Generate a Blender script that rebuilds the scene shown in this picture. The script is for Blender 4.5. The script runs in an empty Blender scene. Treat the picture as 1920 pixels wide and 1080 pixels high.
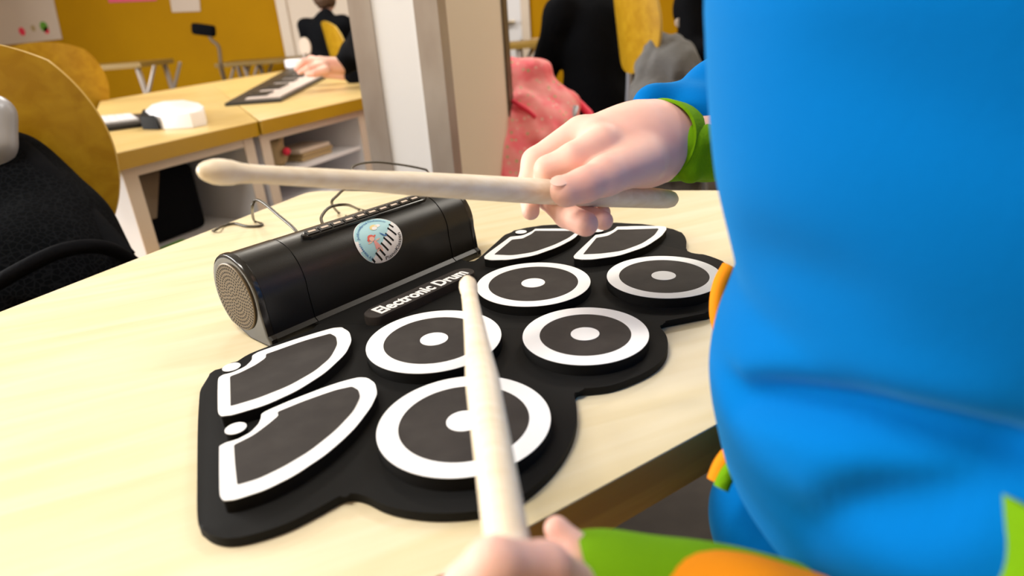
import bpy, bmesh, math, random
import numpy as np
from mathutils import Vector, Matrix
random.seed(4); np.random.seed(4)
PI = math.pi
scn = bpy.context.scene
COL = scn.collection

# ------------------------------------------------------------------ camera, light, exposure
FPX, PITCH, ROLL = 1199.69, 0.39625, -0.073187
S = 0.046                                   # metres per drum-pad radius
TZ = 0.72                                   # table top height
CAMZ = TZ + (4.2211 + 0.28) * S
PADZ = TZ + 0.28 * S
O = np.array([0, 0, CAMZ])
cp, sp = math.cos(PITCH), math.sin(PITCH)
FW = np.array([0, cp, -sp]); RT = np.array([1.0, 0, 0]); UP = np.cross(RT, FW)
cr, sr = math.cos(ROLL), math.sin(ROLL)
R2 = cr * RT + sr * UP; U2 = -sr * RT + cr * UP

def ray(x, y): return FPX * FW + (x - 960) * R2 - (y - 540) * U2
def on(x, y, z):
    d = ray(x, y); return O + (z - O[2]) / d[2] * d
def at(x, y, D): return O + ray(x, y) / FPX * D

cam_d = bpy.data.cameras.new('camera'); cam = bpy.data.objects.new('camera', cam_d); COL.objects.link(cam)
m = Matrix.Identity(4)
for i in range(3):
    m[i][0] = R2[i]; m[i][1] = U2[i]; m[i][2] = -FW[i]; m[i][3] = O[i]
cam.matrix_world = m
cam_d.sensor_width = 36; cam_d.lens = FPX / 1920 * 36
cam_d.clip_start = 0.02; cam_d.clip_end = 60
cam_d.dof.use_dof = True; cam_d.dof.focus_distance = 0.50; cam_d.dof.aperture_fstop = 6.3
scn.camera = cam

w = bpy.data.worlds.new('world'); scn.world = w; w.use_nodes = True
w.node_tree.nodes['Background'].inputs[0].default_value = (1, 0.97, 0.93, 1)
w.node_tree.nodes['Background'].inputs[1].default_value = 0.30
scn.view_settings.view_transform = 'Standard'; scn.view_settings.look = 'None'
scn.view_settings.exposure = 0.0; scn.view_settings.gamma = 1; scn.view_settings.use_curve_mapping = False

def area(name, loc, target, size, power, color):
    l = bpy.data.lights.new(name, 'AREA'); l.shape = 'RECTANGLE'; l.size, l.size_y = size
    l.energy = power; l.color = color
    o = bpy.data.objects.new(name, l); COL.objects.link(o); o.location = loc
    o.rotation_euler = (Vector(target) - Vector(loc)).to_track_quat('-Z', 'Y').to_euler()
    return o
area('window_daylight', (-5.25, 1.7, 1.8), (0, 0.7, 0.8), (3.4, 1.5), 360, (1.0, 0.98, 0.95))
for lx, ly, pw in ((-0.9, 0.1, 40), (-0.9, 3.9, 52), (1.6, 3.9, 52), (1.7, 1.6, 22)):
    area('ceiling_light', (lx, ly, 2.83), (lx, ly, 0), (1.1, 0.3), pw, (1.0, 0.93, 0.82))

# ------------------------------------------------------------------ materials
def lin(c): return tuple(((v / 255) / 12.92 if v / 255 <= .04045 else ((v / 255 + .055) / 1.055) ** 2.4) for v in c)
def M(name, rgb, rough=0.5, metal=0.0, spec=0.5, sheen=0.0, noise=None, bump=None, emit=0, coat=0, sss=0):
    mt = bpy.data.materials.new(name); mt.use_nodes = True
    nt = mt.node_tree; b = nt.nodes['Principled BSDF']
    b.inputs['Base Color'].default_value = (*rgb, 1); b.inputs['Roughness'].default_value = rough
    b.inputs['Metallic'].default_value = metal; b.inputs['Specular IOR Level'].default_value = spec
    if sheen: b.inputs['Sheen Weight'].default_value = sheen; b.inputs['Sheen Roughness'].default_value = 0.4; b.inputs['Sheen Tint'].default_value = (min(1, rgb[0] * 2 + .12), min(1, rgb[1] * 2 + .3), min(1, rgb[2] * 2 + .1), 1)
    if coat: b.inputs['Coat Weight'].default_value = coat; b.inputs['Coat Roughness'].default_value = 0.15
    if sss:
        b.inputs['Subsurface Weight'].default_value = sss; b.inputs['Subsurface Radius'].default_value = (1, .35, .2)
        b.inputs['Subsurface Scale'].default_value = 0.004
    if emit: b.inputs['Emission Color'].default_value = (*rgb, 1); b.inputs['Emission Strength'].default_value = emit
    tc = nt.nodes.new('ShaderNodeTexCoord')
    if noise:                                 # (scale xyz, second colour, detail, low, high)
        sc, c2, det, lo, hi = noise
        mp = nt.nodes.new('ShaderNodeMapping'); mp.inputs['Scale'].default_value = sc
        nz = nt.nodes.new('ShaderNodeTexNoise'); nz.inputs['Scale'].default_value = 1; nz.inputs['Detail'].default_value = det
        rp = nt.nodes.new('ShaderNodeValToRGB')
        rp.color_ramp.elements[0].position = lo; rp.color_ramp.elements[1].position = hi
        rp.color_ramp.elements[0].color = (*rgb, 1); rp.color_ramp.elements[1].color = (*c2, 1)
        nt.links.new(tc.outputs['Object'], mp.inputs[0]); nt.links.new(mp.outputs[0], nz.inputs['Vector'])
        nt.links.new(nz.outputs[0], rp.inputs[0]); nt.links.new(rp.outputs[0], b.inputs['Base Color'])
    if bump:                                  # (scale, strength, distance)
        nz = nt.nodes.new('ShaderNodeTexNoise'); nz.inputs['Scale'].default_value = bump[0]; nz.inputs['Detail'].default_value = 3
        bp = nt.nodes.new('ShaderNodeBump'); bp.inputs['Strength'].default_value = bump[1]; bp.inputs['Distance'].default_value = bump[2]
        nt.links.new(tc.outputs['Object'], nz.inputs['Vector']); nt.links.new(nz.outputs[0], bp.inputs['Height'])
        nt.links.new(bp.outputs[0], b.inputs['Normal'])
    return mt

def wood(name, c1, c2, ang, rough=0.4, scale=(4, 60, 60), spec=0.4, edge=None):
    mt = M(name, c1, rough, spec=spec)
    nt = mt.node_tree; b = nt.nodes['Principled BSDF']; tc = [n for n in nt.nodes if n.type == 'TEX_COORD'][0]
    r0 = nt.nodes.new('ShaderNodeMapping'); r0.inputs['Rotation'].default_value = (0, 0, -ang)
    mp = nt.nodes.new('ShaderNodeMapping'); mp.inputs['Scale'].default_value = scale
    nz = nt.nodes.new('ShaderNodeTexNoise'); nz.inputs['Scale'].default_value = 1; nz.inputs['Detail'].default_value = 5
    nz.inputs['Distortion'].default_value = 0.6
    rp = nt.nodes.new('ShaderNodeValToRGB'); e = rp.color_ramp.elements
    e[0].position = .36; e[1].position = .66; e[0].color = (*c2, 1); e[1].color = (*c1, 1)
    for a, bb in ((tc.outputs['Object'], r0.inputs[0]), (r0.outputs[0], mp.inputs[0]), (mp.outputs[0], nz.inputs['Vector']),
                  (nz.outputs[0], rp.inputs[0]), (rp.outputs[0], b.inputs['Base Color'])): nt.links.new(a, bb)
    return mt

MAT = dict(
    maple=wood('maple_laminate', (.78, .69, .49), (.71, .60, .37), 0.36, 0.42, (5, 45, 45)),
    maple_edge=wood('maple_edge', (.62, .33, .05), (.46, .22, .03), 0.55, 0.5, (4, 60, 60)),
    desk_top=wood('beech_desk', (.74, .55, .24), (.66, .47, .17), 1.15, 0.3, (4, 40, 40), 0.5),
    back_top=M('dark_amber_top', (.22, .13, .015), .5),
    desk_edge=M('varnished_edge', (.40, .23, .003), .4),
    plywood=wood('amber_plywood', (.50, .29, .012), (.40, .21, .004), 1.57, 0.38, (4, 30, 30)),
    plywood_edge=M('plywood_edge', (.62, .42, .10), .5),
    white_board=M('white_melamine', (.76, .77, .82), .5),
    cream_board=M('cream_melamine', (.68, .59, .50), .5),
    yellow=M('yellow_paint', (.44, .225, .0), .8, spec=.15, noise=((1.5, 1.5, 1.5), (.40, .20, .0), 3, .4, .7)),
    cream=M('cream_paint', (.66, .50, .30), .6),
    floor=M('dark_linoleum', (.016, .012, .010), .7, noise=((20, 20, 20), (.022, .017, .014), 4, .4, .6)),
    ceiling=M('white_ceiling', (.8, .8, .78), .8),
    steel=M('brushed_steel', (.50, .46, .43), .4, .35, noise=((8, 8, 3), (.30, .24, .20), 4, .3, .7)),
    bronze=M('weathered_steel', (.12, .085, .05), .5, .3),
    col_white=M('glossy_white_panel', (.86, .87, .9), .3),
    col_beige=M('beige_panel', (.86, .76, .63), .6),
    black=M('black_plastic', (.012, .012, .012), .4),
    gloss=M('satin_black_housing', (.004, .0038, .0035), .34, spec=.55, bump=(900, .25, .0002)),
    gloss2=M('glossy_black_trim', (.014, .013, .012), .18, spec=.6),
    rubber=M('black_rubber', (.006, .006, .006), .7, spec=.15, bump=(1500, .3, .0002)),
    rubber_top=M('drum_skin_rubber', (.022, .018, .017), .7, spec=.35, noise=((60, 60, 60), (.034, .029, .027), 6, .4, .75), bump=(2500, .3, .0002)),
    print_white=M('white_print', (.87, .88, .90), .6),
    stickwood=M('pale_hickory', (.90, .79, .62), .45, noise=((20, 260, 260), (.80, .66, .46), 3, .35, .8)),
    skin=M('child_skin', (.86, .53, .44), .5, spec=.25, sss=.2, noise=((24, 24, 24), (.80, .40, .33), 3, .45, .8)),
    nail=M('fingernail', (.86, .54, .45), .4),
    blue=M('blue_fleece', (.0, .138, .46), .9, spec=.04, sheen=.3, bump=(500, .18, .0008)),
    green=M('green_knit', (.14, .32, .0), .85, spec=.15, sheen=.1, bump=(500, .4, .001)),
    orange=M('orange_trim', (.80, .26, .003), .8, spec=.2),
    darkfab=M('black_fabric', (.004, .0045, .006), .9, spec=.06, bump=(60, .4, .004)),
    packfab=M('black_pack_fabric', (.008, .010, .013), .9, spec=.04),
    hair=M('brown_hair', (.08, .04, .02), .6),
    greyfab=M('grey_fabric', (.12, .12, .12), .9, bump=(40, .6, .006)),
    pink=M('pink_bag_fabric', (.90, .13, .17), .6, noise=((14, 14, 14), (.92, .30, .30), 2, .4, .6), bump=(30, .3, .004)),
    paper=M('paper', (.62, .52, .44), .8), pinkpaper=M('pink_paper', (.75, .10, .20), .8),
    white_plastic=M('white_plastic', (.85, .85, .9), .35),
    cable=M('black_cable', (.05, .04, .025), .35),
    kraft=M('kraft', (.42, .31, .16), .8), redm=M('red_pompom', (.8, .03, .08), .7),
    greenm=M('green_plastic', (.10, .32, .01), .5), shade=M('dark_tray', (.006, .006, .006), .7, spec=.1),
    tubegrey=M('grey_tube', (.42, .44, .50), .35, .2),
    glass=M('window_glass', (.8, .9, 1.0), .05), lampm=M('ceiling_lamp_diffuser', (1, .95, .88), .5, emit=3),
    grille=M('grille_brown', (.13, .09, .045), .45, .3), hole=M('grille_hole', (.002, .002, .002), .9),
    keyw=M('piano_white_keys', (.72, .62, .58), .4),
    stick_blue=M('sticker_blue', (.42, .72, .80), .4), stick_rim=M('sticker_rim_text', (.04, .16, .42), .5),
    figure_pink=M('sticker_pink', (.85, .38, .36), .5), figure_yellow=M('sticker_yellow', (.80, .66, .30), .5),
    figure_red=M('sticker_red', (.75, .13, .10), .5), brass=M('door_metal', (.5, .42, .3), .3, .8),
)
def pink_dots():
    mt = MAT['pink']; nt = mt.node_tree; b = nt.nodes['Principled BSDF']
    prev = b.inputs['Base Color'].links[0].from_socket
    tc = [n for n in nt.nodes if n.type == 'TEX_COORD'][0]
    v = nt.nodes.new('ShaderNodeTexVoronoi'); v.inputs['Scale'].default_value = 55
    lt = nt.nodes.new('ShaderNodeMath'); lt.operation = 'LESS_THAN'; lt.inputs[1].default_value = .24
    mx = nt.nodes.new('ShaderNodeMix'); mx.data_type = 'RGBA'
    hs = nt.nodes.new('ShaderNodeValToRGB'); e = hs.color_ramp.elements
    e[0].color = (.45, .42, .18, 1); e[1].color = (.85, .45, .38, 1); e[0].position = .4; e[1].position = .6
    nt.links.new(tc.outputs['Object'], v.inputs['Vector']); nt.links.new(v.outputs['Distance'], lt.inputs[0])
    nt.links.new(v.outputs['Color'], hs.inputs[0]); nt.links.new(lt.outputs[0], mx.inputs[0])
    nt.links.new(prev, mx.inputs[6]); nt.links.new(hs.outputs[0], mx.inputs[7]); nt.links.new(mx.outputs[2], b.inputs['Base Color'])
    mt = MAT['packfab']; nt = mt.node_tree; b = nt.nodes['Principled BSDF']; tc = [n for n in nt.nodes if n.type == 'TEX_COORD'][0]
    v = nt.nodes.new('ShaderNodeTexVoronoi'); v.inputs['Scale'].default_value = 130; v.feature = 'DISTANCE_TO_EDGE'
    rp = nt.nodes.new('ShaderNodeValToRGB'); e = rp.color_ramp.elements
    e[0].color = (.007, .008, .010, 1); e[1].color = (.002, .0025, .0035, 1); e[1].position = .14
    nt.links.new(tc.outputs['Object'], v.inputs['Vector']); nt.links.new(v.outputs[0], rp.inputs[0]); nt.links.new(rp.outputs[0], b.inputs['Base Color'])
pink_dots()
def hand_marks(pt, r):
    mt = MAT['skin']; nt = mt.node_tree; b = nt.nodes['Principled BSDF']; prev = b.inputs['Base Color'].links[0].from_socket
    tc = [n for n in nt.nodes if n.type == 'TEX_COORD'][0]
    d = nt.nodes.new('ShaderNodeVectorMath'); d.operation = 'DISTANCE'; d.inputs[1].default_value = tuple(pt)
    nz = nt.nodes.new('ShaderNodeTexNoise'); nz.inputs['Scale'].default_value = 420; nz.inputs['Detail'].default_value = 2
    ml = nt.nodes.new('ShaderNodeMath'); ml.operation = 'MULTIPLY_ADD'; ml.inputs[1].default_value = r * 2.4; nt.links.new(nz.outputs[0], ml.inputs[0]); nt.links.new(d.outputs['Value'], ml.inputs[2])
    mr = nt.nodes.new('ShaderNodeMapRange'); mr.inputs[1].default_value = r * 1.5; mr.inputs[2].default_value = r * 2.3; mr.inputs[3].default_value = .75; mr.inputs[4].default_value = 0
    mx = nt.nodes.new('ShaderNodeMix'); mx.data_type = 'RGBA'; mx.inputs[7].default_value = (.62, .10, .10, 1)
    for a_, b_ in ((tc.outputs['Object'], d.inputs[0]), (tc.outputs['Object'], nz.inputs['Vector']), (ml.outputs[0], mr.inputs[0]), (mr.outputs[0], mx.inputs[0]), (prev, mx.inputs[6]), (mx.outputs[2], b.inputs['Base Color'])): nt.links.new(a_, b_)
hand_marks(at(1197, 318, .392), .0042)
hand_marks(at(1233, 282, .412), .0013)

# ------------------------------------------------------------------ helpers
def tag(o, label=None, cat=None, group=None, kind=None):
    if label: o['label'] = label
    if cat: o['category'] = cat
    if group: o['group'] = group
    if kind: o['kind'] = kind
    return o
LOC = {}
def thing(name, label, cat, loc=(0, 0, 0), rotz=0, group=None):
    o = bpy.data.objects.new(name, None); COL.objects.link(o); o.empty_display_size = .05
    mw = Matrix.Translation(Vector(loc)) @ Matrix.Rotation(rotz, 4, 'Z'); o.matrix_world = mw; LOC[o.name] = mw
    return tag(o, label, cat, group)
def link(name, me, mat, parent=None, local=False, smooth=True):
    o = bpy.data.objects.new(name, me); COL.objects.link(o)
    for mm in (mat if isinstance(mat, (list, tuple)) else [mat]):
        me.materials.append(MAT[mm])
    if smooth:
        me.shade_smooth()
        try: me.set_sharp_from_angle(angle=math.radians(smooth if smooth is not True else 40))
        except Exception: pass
    if parent is not None:
        o.parent = parent
        if not local:
            p = parent; mw = Matrix.Identity(4)
            while p is not None:
                if p.name in LOC: mw = LOC[p.name]; break
                p = p.parent
            if parent.name in LOC: o.matrix_parent_inverse = mw.inverted()
            # children of mesh parts: the part itself already sits in world space
    return o
def obj(name, bm, mat, parent=None, local=False, smooth=True):
    bmesh.ops.recalc_face_normals(bm, faces=bm.faces)
    me = bpy.data.meshes.new(name); bm.to_mesh(me); bm.free()
    return link(name, me, mat, parent, local, smooth)
def struct(name, bm, mat):
    o = obj(name, bm, mat); o['kind'] = 'structure'; return o
def V(*a): return Vector(a)
def box(bm, c, s, rot=None, bev=0.0, mi=0):
    r = bmesh.ops.create_cube(bm, size=1)
    mat = Matrix.Translation(Vector(c)) @ (rot if rot is not None else Matrix.Identity(4)) @ Matrix.Diagonal((*s, 1))
    bmesh.ops.transform(bm, matrix=mat, verts=r['verts'])
    fs = list({f for v in r['verts'] for f in v.link_faces})
    for f in fs: f.material_index = mi
    if bev:
        es = list({e for v in r['verts'] for e in v.link_edges})
        bmesh.ops.bevel(bm, geom=es, offset=bev, segments=2, affect='EDGES', profile=.5)
    return bm
def frame_xy(d):
    d = Vector(d).normalized(); a = Vector((0, 0, 1)) if abs(d.z) < .9 else Vector((1, 0, 0))
    x = a.cross(d).normalized(); y = d.cross(x); return x, y
def sweep(bm, pts, radii, n=14, cap=True, mi=0, squash=None):
    """tube along points; radii one per point"""
    pts = [Vector(p) for p in pts]; rings = []
    x = None
    for i, p in enumerate(pts):
        d = (pts[min(i + 1, len(pts) - 1)] - pts[max(i - 1, 0)])
        if d.length < 1e-9: d = Vector((0, 0, 1))
        d.normalize()
        if x is None: x, y = frame_xy(d)
        else:
            x = (x - d * x.dot(d)).normalized(); y = d.cross(x)
        r = radii[i] if isinstance(radii, (list, tuple)) else radii
        sx, sy = squash or (1, 1)
        rings.append([bm.verts.new(p + (x * math.cos(2 * PI * k / n) * sx + y * math.sin(2 * PI * k / n) * sy) * r) for k in range(n)])
    for a, b in zip(rings, rings[1:]):
        for k in range(n):
            f = bm.faces.new((a[k], a[(k + 1) % n], b[(k + 1) % n], b[k])); f.material_index = mi
    if cap:
        for rr in (rings[0], rings[-1]):
            f = bm.faces.new(rr); f.material_index = mi
    return rings
def smooth_path(pts, n=8, closed=False):
    P = [np.array(p, float) for p in pts]; N = len(P); out = []
    rng = range(N) if closed else range(N - 1)
    for i in rng:
        p0 = P[(i - 1) % N] if closed or i > 0 else P[0]; p1 = P[i]; p2 = P[(i + 1) % N]
        p3 = P[(i + 2) % N] if closed or i + 2 < N else P[-1]
        for k in range(n):
            t = k / n
            out.append(.5 * (2 * p1 + (p2 - p0) * t + (2 * p0 - 5 * p1 + 4 * p2 - p3) * t * t + (3 * p1 - p0 - 3 * p2 + p3) * t ** 3))
    if not closed: out.append(P[-1])
    return out
def prism(bm, poly, z0, z1, bev=0, mi=0, top_only=True, seg=3):
    """poly: list of (x,y); vertical prism, optionally with its top rim bevelled"""
    v0 = [bm.verts.new((p[0], p[1], z0)) for p in poly]; v1 = [bm.verts.new((p[0], p[1], z1)) for p in poly]
    n = len(poly); fs = []
    top = bm.faces.new(v1); bot = bm.faces.new(v0[::-1]); fs += [top, bot]
    for k in range(n): fs.append(bm.faces.new((v0[k], v0[(k + 1) % n], v1[(k + 1) % n], v1[k])))
    for f in fs: f.material_index = mi
    if bev:
        es = list(top.edges) + ([] if top_only else list(bot.edges))
        bmesh.ops.bevel(bm, geom=es, offset=bev, segments=seg, affect='EDGES', profile=.5)
    return bm
def inset(poly, d):
    P = np.array([p[:2] for p in poly]); A = .5 * np.sum(P[:, 0] * np.roll(P[:, 1], -1) - np.roll(P[:, 0], -1) * P[:, 1])
    e = np.roll(P, -1, 0) - P; e /= np.linalg.norm(e, axis=1)[:, None] + 1e-12
    nn = np.stack([-e[:, 1], e[:, 0]], 1) * (1 if A > 0 else -1)
    b = nn + np.roll(nn, 1, 0); b /= np.linalg.norm(b, axis=1)[:, None]
    c = np.clip(np.sum(b * nn, 1), .45, 1)
    return P + b * (d / c)[:, None]
def ring_band(bm, outer, inner, z0, z1):
    n = len(outer)
    a = [bm.verts.new((*outer[i][:2], z1)) for i in range(n)]; b = [bm.verts.new((*inner[i][:2], z1)) for i in range(n)]
    c = [bm.verts.new((*outer[i][:2], z0)) for i in range(n)]; d = [bm.verts.new((*inner[i][:2], z0)) for i in range(n)]
    for i in range(n):
        j = (i + 1) % n
        bm.faces.new((a[i], a[j], b[j], b[i])); bm.faces.new((c[i], c[j], a[j], a[i])); bm.faces.new((b[i], b[j], d[j], d[i]))
        bm.faces.new((d[i], d[j], c[j], c[i]))
def circ(c, r, n=96): return [(c[0] + r * math.cos(2 * PI * k / n), c[1] + r * math.sin(2 * PI * k / n)) for k in range(n)]
def text_mesh(body, size, offset=0.0, extrude=0.0, spacing=1.0):
    cu = bpy.data.curves.new('lettering', 'FONT'); cu.body = body; cu.size = size; cu.offset = offset; cu.extrude = extrude
    cu.space_character = spacing; cu.resolution_u = 3
    ob = bpy.data.objects.new('lettering', cu); COL.objects.link(ob)
    me = bpy.data.meshes.new_from_object(ob.evaluated_get(bpy.context.evaluated_depsgraph_get()))
    bpy.data.objects.remove(ob); bpy.data.curves.remove(cu)
    return me
def subdivide_long(bm, L):
    for _ in range(6):
        es = [e for e in bm.edges if e.calc_length() > L]
        if not es: break
        bmesh.ops.subdivide_edges(bm, edges=es, cuts=1)
        bmesh.ops.triangulate(bm, faces=[f for f in bm.faces if len(f.verts) > 3])

# signed-distance modelling: one continuous skin over tapered limbs
def capsule(a, b, ra, rb=None):
    a = np.array(a, float); b = np.array(b, float); rb = ra if rb is None else rb
    def f(P):
        ab = b - a; t = np.clip(((P - a) @ ab) / max(ab @ ab, 1e-12), 0, 1)
        return np.linalg.norm(P - a - t[..., None] * ab, axis=-1) - (ra + (rb - ra) * t)
    r = max(ra, rb); return f, np.minimum(a, b) - r, np.maximum(a, b) + r
def ellipsoid(c, r, R=None):
    c = np.array(c, float); r = np.array(r, float); R = np.eye(3) if R is None else np.array(R)
    def f(P):
        q = (P - c) @ R; k0 = np.linalg.norm(q / r, axis=-1); k1 = np.linalg.norm(q / (r * r), axis=-1)
        return k0 * (k0 - 1) / np.maximum(k1, 1e-9)
    m_ = r.max(); return f, c - m_, c + m_
def rbox(c, h, rad, R=None):
    c = np.array(c, float); h = np.array(h, float); R = np.eye(3) if R is None else np.array(R)
    def f(P):
        q = np.abs((P - c) @ R) - h + rad
        return np.linalg.norm(np.maximum(q, 0), axis=-1) + np.minimum(q.max(-1), 0) - rad
    m_ = np.linalg.norm(h); return f, c - m_, c + m_
def smin(a, b, k):
    h = np.maximum(k - np.abs(a - b), 0) / k; return np.minimum(a, b) - h * h * k * .25
def nets(groups, h, disp=None, pad=3, kk=None, sub=()):
    """groups: list of (prims, k) blended inside with k, groups blended with kk"""
    prims = [p for g in groups for p in g[0]]
    lo = np.min([p[1] for p in prims], 0) - pad * h; hi = np.max([p[2] for p in prims], 0) + pad * h
    N = np.ceil((hi - lo) / h).astype(int) + 1
    G = np.full(N, 1e3, np.float32)
    xs = [lo[i] + h * np.arange(N[i]) for i in range(3)]
    def put(T, p, k):
        f, l, u = p; mg = k + 3 * h
        i0 = np.maximum(((l - mg - lo) / h).astype(int), 0); i1 = np.minimum(((u + mg - lo) / h).astype(int) + 2, N)
        sl = tuple(slice(i0[i], i1[i]) for i in range(3))
        P = np.stack(np.meshgrid(*[xs[i][sl[i]] for i in range(3)], indexing='ij'), -1)
        T[sl] = smin(T[sl], f(P), k)
    for pr, k in groups:
        T = np.full(N, 1e3, np.float32)
        for p in pr: put(T, p, k)
        G = smin(G, T, kk or k)
    for p, k in sub:
        P = np.stack(np.meshgrid(*xs, indexing='ij'), -1); G = -smin(-G, p[0](P), k)
    if disp is not None:
        P = np.stack(np.meshgrid(*xs, indexing='ij'), -1); G = G + disp(P)
    ins = G < 0
    c = np.zeros(np.array(N) - 1, int)
    offs = [(i, j, k) for i in (0, 1) for j in (0, 1) for k in (0, 1)]
    def sh(A, o): return A[o[0]:N[0] - 1 + o[0], o[1]:N[1] - 1 + o[1], o[2]:N[2] - 1 + o[2]]
    for o in offs: c += sh(ins, o)
    act = (c > 0) & (c < 8); ids = -np.ones(act.shape, int); ai = np.argwhere(act); ids[act] = np.arange(len(ai))
    acc = np.zeros((len(ai), 3)); cnt = np.zeros(len(ai))
    for o in offs:
        for ax in range(3):
            if o[ax]: continue
            o2 = list(o); o2[ax] = 1
            va = sh(G, o)[act]; vb = sh(G, o2)[act]; mk = (va < 0) != (vb < 0)
            t = va / np.where(mk, va - vb, 1)
            q = np.repeat(np.array(o, float)[None], len(ai), 0); q[:, ax] = t
            acc[mk] += q[mk]; cnt[mk] += 1
    verts = lo + h * (ai + acc / cnt[:, None])
    faces = []
    for ax in range(3):
        b, cc = (ax + 1) % 3, (ax + 2) % 3
        s0 = [slice(1, -1)] * 3; s0[ax] = slice(0, -1); s1 = [slice(1, -1)] * 3; s1[ax] = slice(1, None)
        A = ins[tuple(s0)]; B = ins[tuple(s1)]
        for flip, mk in ((0, A & ~B), (1, ~A & B)):
            e = np.argwhere(mk); e[:, b] += 1; e[:, cc] += 1
            if not len(e): continue
            def cell(db, dc):
                q = e.copy(); q[:, b] -= db; q[:, cc] -= dc; return ids[q[:, 0], q[:, 1], q[:, 2]]
            F = np.stack([cell(1, 1), cell(0, 1), cell(0, 0), cell(1, 0)], 1)
            faces.append(F[:, ::-1] if flip else F)
    faces = np.concatenate(faces); faces = faces[(faces >= 0).all(1)]
    return verts, faces
def join_nets(parts):
    vs, fs, o = [], [], 0
    for v, f in parts: vs.append(v); fs.append(f + o); o += len(v)
    return np.concatenate(vs), np.concatenate(fs)
def net_mesh(name, vf, it=2):
    v, f = vf
    if it:                                    # light laplacian smoothing
        e = np.concatenate([f[:, [0, 1]], f[:, [1, 2]], f[:, [2, 3]], f[:, [3, 0]]])
        for _ in range(it):
            s = np.zeros_like(v); n = np.zeros(len(v))
            for a, b in ((0, 1), (1, 0)):
                np.add.at(s, e[:, a], v[e[:, b]]); np.add.at(n, e[:, a], 1)
            v = v * .4 + .6 * s / np.maximum(n, 1)[:, None]
    me = bpy.data.meshes.new(name); me.from_pydata(v.tolist(), [], f.tolist()); me.update(); return me
def vnoise(sc, amp, seed=0):
    rs = np.random.RandomState(seed); ks = rs.normal(size=(10, 3)); ks /= np.linalg.norm(ks, axis=1)[:, None]; ph = rs.rand(10) * 6.28
    fr = sc * (0.6 + 1.4 * rs.rand(10))
    def f(P):
        s = 0
        for k, p, q in zip(ks, ph, fr): s = s + np.sin(P @ k * q + p)
        return s * amp / 4
    return f
def rotz3(a): return np.array([[math.cos(a), -math.sin(a), 0], [math.sin(a), math.cos(a), 0], [0, 0, 1]])
def line_x(p, d, q, e):
    A = np.array([[d[0], -e[0]], [d[1], -e[1]]]); t = np.linalg.solve(A, np.array(q[:2]) - np.array(p[:2])); return np.array(p[:2]) + t[0] * np.array(d[:2])

# ------------------------------------------------------------------ the room
FY = -2.2; WY = 6.6; WL = -5.4; WR = 3.5; XC = (WL + WR) / 2; XW = WR - WL
bm = bmesh.new(); box(bm, (XC, 2.2, -.05), (XW + .2, 9.0, .1)); struct('floor', bm, 'floor')
bm = bmesh.new(); box(bm, (XC, WY + .05, 1.5), (XW + .2, .1, 3.0)); struct('wall_back', bm, 'yellow')
bm = bmesh.new(); box(bm, (WR + .05, 2.2, 1.5), (.1, 8.8, 3.0)); struct('wall_right', bm, 'cream')
bm = bmesh.new(); box(bm, (XC, FY - .05, 1.5), (XW + .2, .1, 3.0)); struct('wall_front', bm, 'cream')
bm = bmesh.new()
box(bm, (WL - .05, -1.15, 1.5), (.1, 2.1, 3.0)); box(bm, (WL - .05, 5.05, 1.5), (.1, 3.1, 3.0)); box(bm, (WL - .05, 1.7, .5), (.1, 3.6, 1.0)); box(bm, (WL - .05, 1.7, 2.78), (.1, 3.6, .44))
struct('wall_left', bm, 'cream')
bm = bmesh.new()
for y in (-.07, 1.7, 3.47): box(bm, (WL - .03, y, 1.78), (.06, .06, 1.56))
for z in (1.03, 2.53): box(bm, (WL - .03, 1.7, z), (.06, 3.6, .06))
struct('window_1', bm, 'white_board')
bm = bmesh.new(); box(bm, (XC, 2.2, 3.05), (XW + .2, 9.0, .1)); struct('ceiling', bm, 'ceiling')
for lx, ly, _ in ((-0.9, 0.1, 'nearest the left window, above the drum kit'), (-0.9, 3.9, 'in front of the yellow wall, left one'), (1.6, 3.9, 'in front of the yellow wall, right one'), (1.7, 1.6, 'beside the right wall')):
    t = thing('ceiling_lamp', 'flat rectangular ceiling lamp ' + _, 'ceiling lamp', (lx, ly, 2.93), 0, 'ceiling lamps')
    bm = bmesh.new(); box(bm, (0, 0, .035), (1.2, .36, .07), bev=.01); obj('lamp_housing', bm, 'white_board', t, True)
    bm = bmesh.new(); box(bm, (0, 0, -.004), (1.14, .3, .008)); obj('lamp_diffuser', bm, 'lampm', t, True)

# ------------------------------------------------------------------ the pupil's table
A0, A1 = on(0, 585, TZ), on(480, 398, TZ)
B0, B1 = on(730, 358, TZ), on(1375, 357, TZ)
F0, F1 = on(1042, 958.7, TZ), on(1376, 777, TZ)
dA, dB, dF = (A1 - A0)[:2], (B1 - B0)[:2], (F1 - F0)[:2]
cAB = line_x(A0, dA, B0, dB); cBF = line_x(B0, dB, F0, dF)
dAn = dA / np.linalg.norm(dA); dFn = dF / np.linalg.norm(dF); dBn = dB / np.linalg.norm(dB)
pA = cAB - dAn * 1.35; pF = F0[:2] - dFn * .55
if cBF[0] > B1[0] + .4: cBF = B1[:2] + dBn * .3
corners = [pF, cBF, cAB, pA]
def rounded(poly, r, n=8):
    out = []; N = len(poly)
    for i in range(N):
        p = np.array(poly[i], float); a = np.array(poly[i - 1], float) - p; b = np.array(poly[(i + 1) % N], float) - p
        a /= np.linalg.norm(a); b /= np.linalg.norm(b); rr = r[i] if isinstance(r, (list, tuple)) else r
        p0, p1 = p + a * rr, p + b * rr
        for k in range(n + 1):
            t = k / n; out.append(tuple((1 - t) ** 2 * p0 + 2 * t * (1 - t) * p + t * t * p1))
    return out
tab = thing('classroom_table', 'pale maple table carrying the black drum kit in the foreground', 'table', (*np.mean(corners, 0), 0))
bm = bmesh.new(); top = rounded(corners, .02)
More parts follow.
